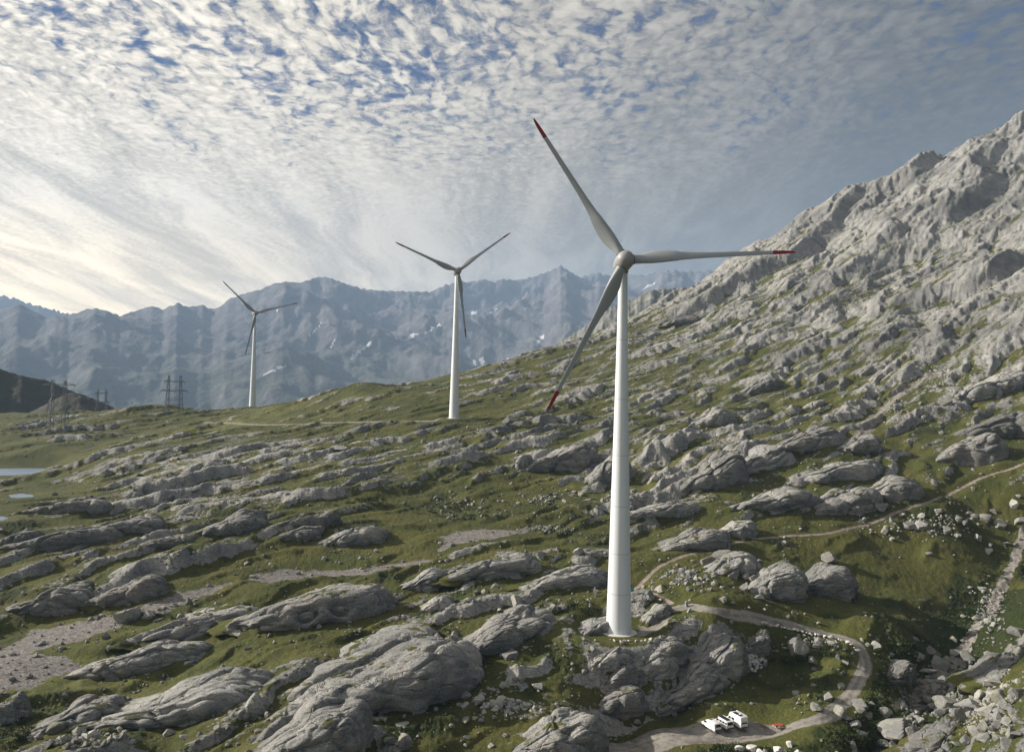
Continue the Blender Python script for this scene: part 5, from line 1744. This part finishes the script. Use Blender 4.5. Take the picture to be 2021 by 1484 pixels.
# path sign
p = find_land(1246, 1172)[0]
sg = empty('path_sign', tuple(p), R(10))
tag(sg, 'green and blue information sign peeking out behind the tower', 'sign')
for s in (-.55, .55):
    MB().box((s, 0, .9), (.09, .09, 2.2)).build('post', M_STEEL, sg)
MB().box((0, -.07, 1.72), (1.35, .04, .55)).build('upper_panel', M_GREEN, sg)
MB().box((0, -.07, 1.02), (1.35, .04, .80)).build('lower_panel', M_BLUE, sg)

# ------------------------------------------------------------------ lattice pylons
def mast(m, x0, x1, w0, w1, z0, z1, y=0.0, n=8, t=.30):
    """square lattice mast from (x0, z0) to (x1, z1)"""
    prev = None
    for k in range(n + 1):
        f = k / n
        x = x0 + (x1 - x0) * f; w = w0 + (w1 - w0) * f; z = z0 + (z1 - z0) * f
        cs = [(x - w / 2, y - w / 2, z), (x + w / 2, y - w / 2, z), (x + w / 2, y + w / 2, z), (x - w / 2, y + w / 2, z)]
        if prev:
            for i in range(4):
                m.bar(prev[i], cs[i], t)
                j = (i + 1) % 4
                if k % 2:
                    m.bar(prev[i], cs[j], t * .55)
                else:
                    m.bar(prev[j], cs[i], t * .55)
                m.bar(cs[i], cs[j], t * .5)
        prev = cs
    return m


def pylon(px, py, tpx, tpy, height, gap, arms, decks, label, rz=0.0, dmin=300):
    b = base_of(px, py, tpx, tpy, height)
    z = min(b[2], float(land_z(b[0], b[1])))
    root = empty('pylon', (b[0], b[1], b[2]), rz)
    tag(root, label, 'pylon', 'lattice power pylons')
    for s in (-1, 1):
        mast(MB(), s * gap * .62, s * gap * .5, height * .11, height * .035, -3.0, height, 0.0, 9).build('mast', M_STEEL, root)
    for z_, half in arms:
        m = MB()
        m.bar((-half, 0, z_), (half, 0, z_), .75).bar((-half, 0, z_), (-gap * .5, 0, z_ + height * .06), .4).bar((half, 0, z_), (gap * .5, 0, z_ + height * .06), .4).bar((-gap * .5, 0, z_ + height * .05), (0, 0, z_), .2).bar((gap * .5, 0, z_ + height * .05), (0, 0, z_), .2)
        arm = m.build('cross_arm', M_STEEL, root)
        for x in (-half * .97, 0, half * .97):
            MB().lathe([(.10, -2.2), (.22, -1.9), (.12, -1.6), (.22, -1.3), (.12, -1.0), (.22, -.7), (.08, -.2), (.06, 0)], 8, Matrix.Translation((x, 0, z_))).build('insulator', M_INSUL, arm)
    for z_, hgt in decks:
        m = MB()
        m.box((0, 0, z_), (gap * 1.25, 2.2, .4))
        m.bar((-gap * .62, -1.1, z_ + hgt), (gap * .62, -1.1, z_ + hgt), .2)
        for i in range(7):
            x = -gap * .6 + i * gap * .2
            m.bar((x, -1.1, z_), (x, -1.1, z_ + hgt), .16)
        m.build('platform', M_STEEL, root)
    m = MB()
    m.bar((-gap * .5, 0, height * .72), (gap * .5, 0, height * .50), .16).bar((gap * .5, 0, height * .72), (-gap * .5, 0, height * .50), .16)
    m.build('brace', M_STEEL, root)
    return root


pylon(343, 808, 344, 741, 31.0, 10.2, ((25.5, 9.0), (17.0, 12.0)), ((9.0, 2.4), (4.0, 1.2)), 'twin-mast lattice pylon with platforms on the grassy rise', R(6))
pylon(113, 846, 116, 750, 41.0, 12.0, ((37.0, 15.5),), ((15.0, 1.0), (9.0, 1.0)), 'tall lattice pylon standing before the two dark hills', R(-10))
pylon(200, 812, 201, 768, 26.0, 8.0, ((21.5, 7.0), (11.0, 8.5)), (), 'small far lattice pylon between the dark hill and the pole', R(12))
b = base_of(230, 808, 230, 787, 12.0)
po = empty('power_pole', (b[0], b[1], b[2] - 1), 0)
tag(po, 'thin dark power pole right of the small far pylon', 'pole')
MB().lathe([(.28, 0), (.2, 13)], 10).build('shaft', M_STEEL, po, True)
MB().box((0, 0, 12.2), (2.0, .2, .2)).build('cross_arm', M_STEEL, po)

# ------------------------------------------------------------------ low shrubs by the gully and the rocks
def shrubs():
    rs_ = np.random.RandomState(77)
    cx, cy = [], []
    for a, b, ra, rb_, k in ((1740, 1400, 45, 60, 120), (1800, 1290, 50, 30, 90), (1700, 1465, 50, 16, 70), (1960, 1130, 28, 16, 24), (1640, 1290, 30, 14, 26), (1860, 1440, 40, 26, 40), (1560, 1300, 40, 12, 30), (1900, 1230, 40, 40, 40), (830, 1250, 60, 12, 50), (900, 1305, 60, 10, 50), (720, 990, 50, 14, 40), (900, 1010, 70, 20, 60),
                          (300, 1215, 60, 8, 24), (1120, 1200, 60, 10, 40), (1450, 1480, 60, 6, 30), (30, 1440, 50, 30, 40), (1640, 1395, 14, 12, 16)):
        cx.append(rs_.normal(a, ra * .6, k)); cy.append(np.minimum(rs_.normal(b, rb_ * .6, k), 1520))
    P = find_land(np.concatenate(cx), np.concatenate(cy))
    m = masks(P[:, 0], P[:, 1])
    P = P[(m['road'] > 1) & (m['trail'] > .8) & (m['pad'] > 1)]
    nl = 90
    n = len(P)
    rad = rs_.uniform(.6, 1.5, n)
    c = rs_.normal(size=(n, nl, 3)); c /= np.linalg.norm(c, axis=2, keepdims=True)
    c[..., 2] = np.abs(c[..., 2]) * .7
    c = c * (rs_.uniform(.45, 1.0, (n, nl, 1)) ** .5) * rad[:, None, None] * (1 + .35 * rs_.normal(size=(n, nl, 1)) * .5)
    c = c + P[:, None, :]
    u_ = rs_.normal(size=(n, nl, 3)); v_ = rs_.normal(size=(n, nl, 3))
    u_ /= np.linalg.norm(u_, axis=2, keepdims=True); v_ /= np.linalg.norm(v_, axis=2, keepdims=True)
    sz = rs_.uniform(.12, .26, (n, nl, 1))
    V = np.stack([c - u_ * sz, c - v_ * sz * .6, c + u_ * sz, c + v_ * sz * .6], 2).reshape(-1, 3)
    F = np.arange(len(V)).reshape(-1, 4)
    mt, N = new_mat('shrub_leaves')
    pz = pos(N)
    col = N.mix(N.ramp(N.noise(pz, 0.7, 4, 0.7), 0.35, 0.65), (0.018, 0.032, 0.008), (0.060, 0.078, 0.020))
    finish(N, col, 0.7, None, spec=0.25)
    tag(new_obj('low_shrubs', mesh_np('low_shrubs', V, F, False), mt), kind='stuff', label='dark green low shrubs along the gully and rock feet')


shrubs()
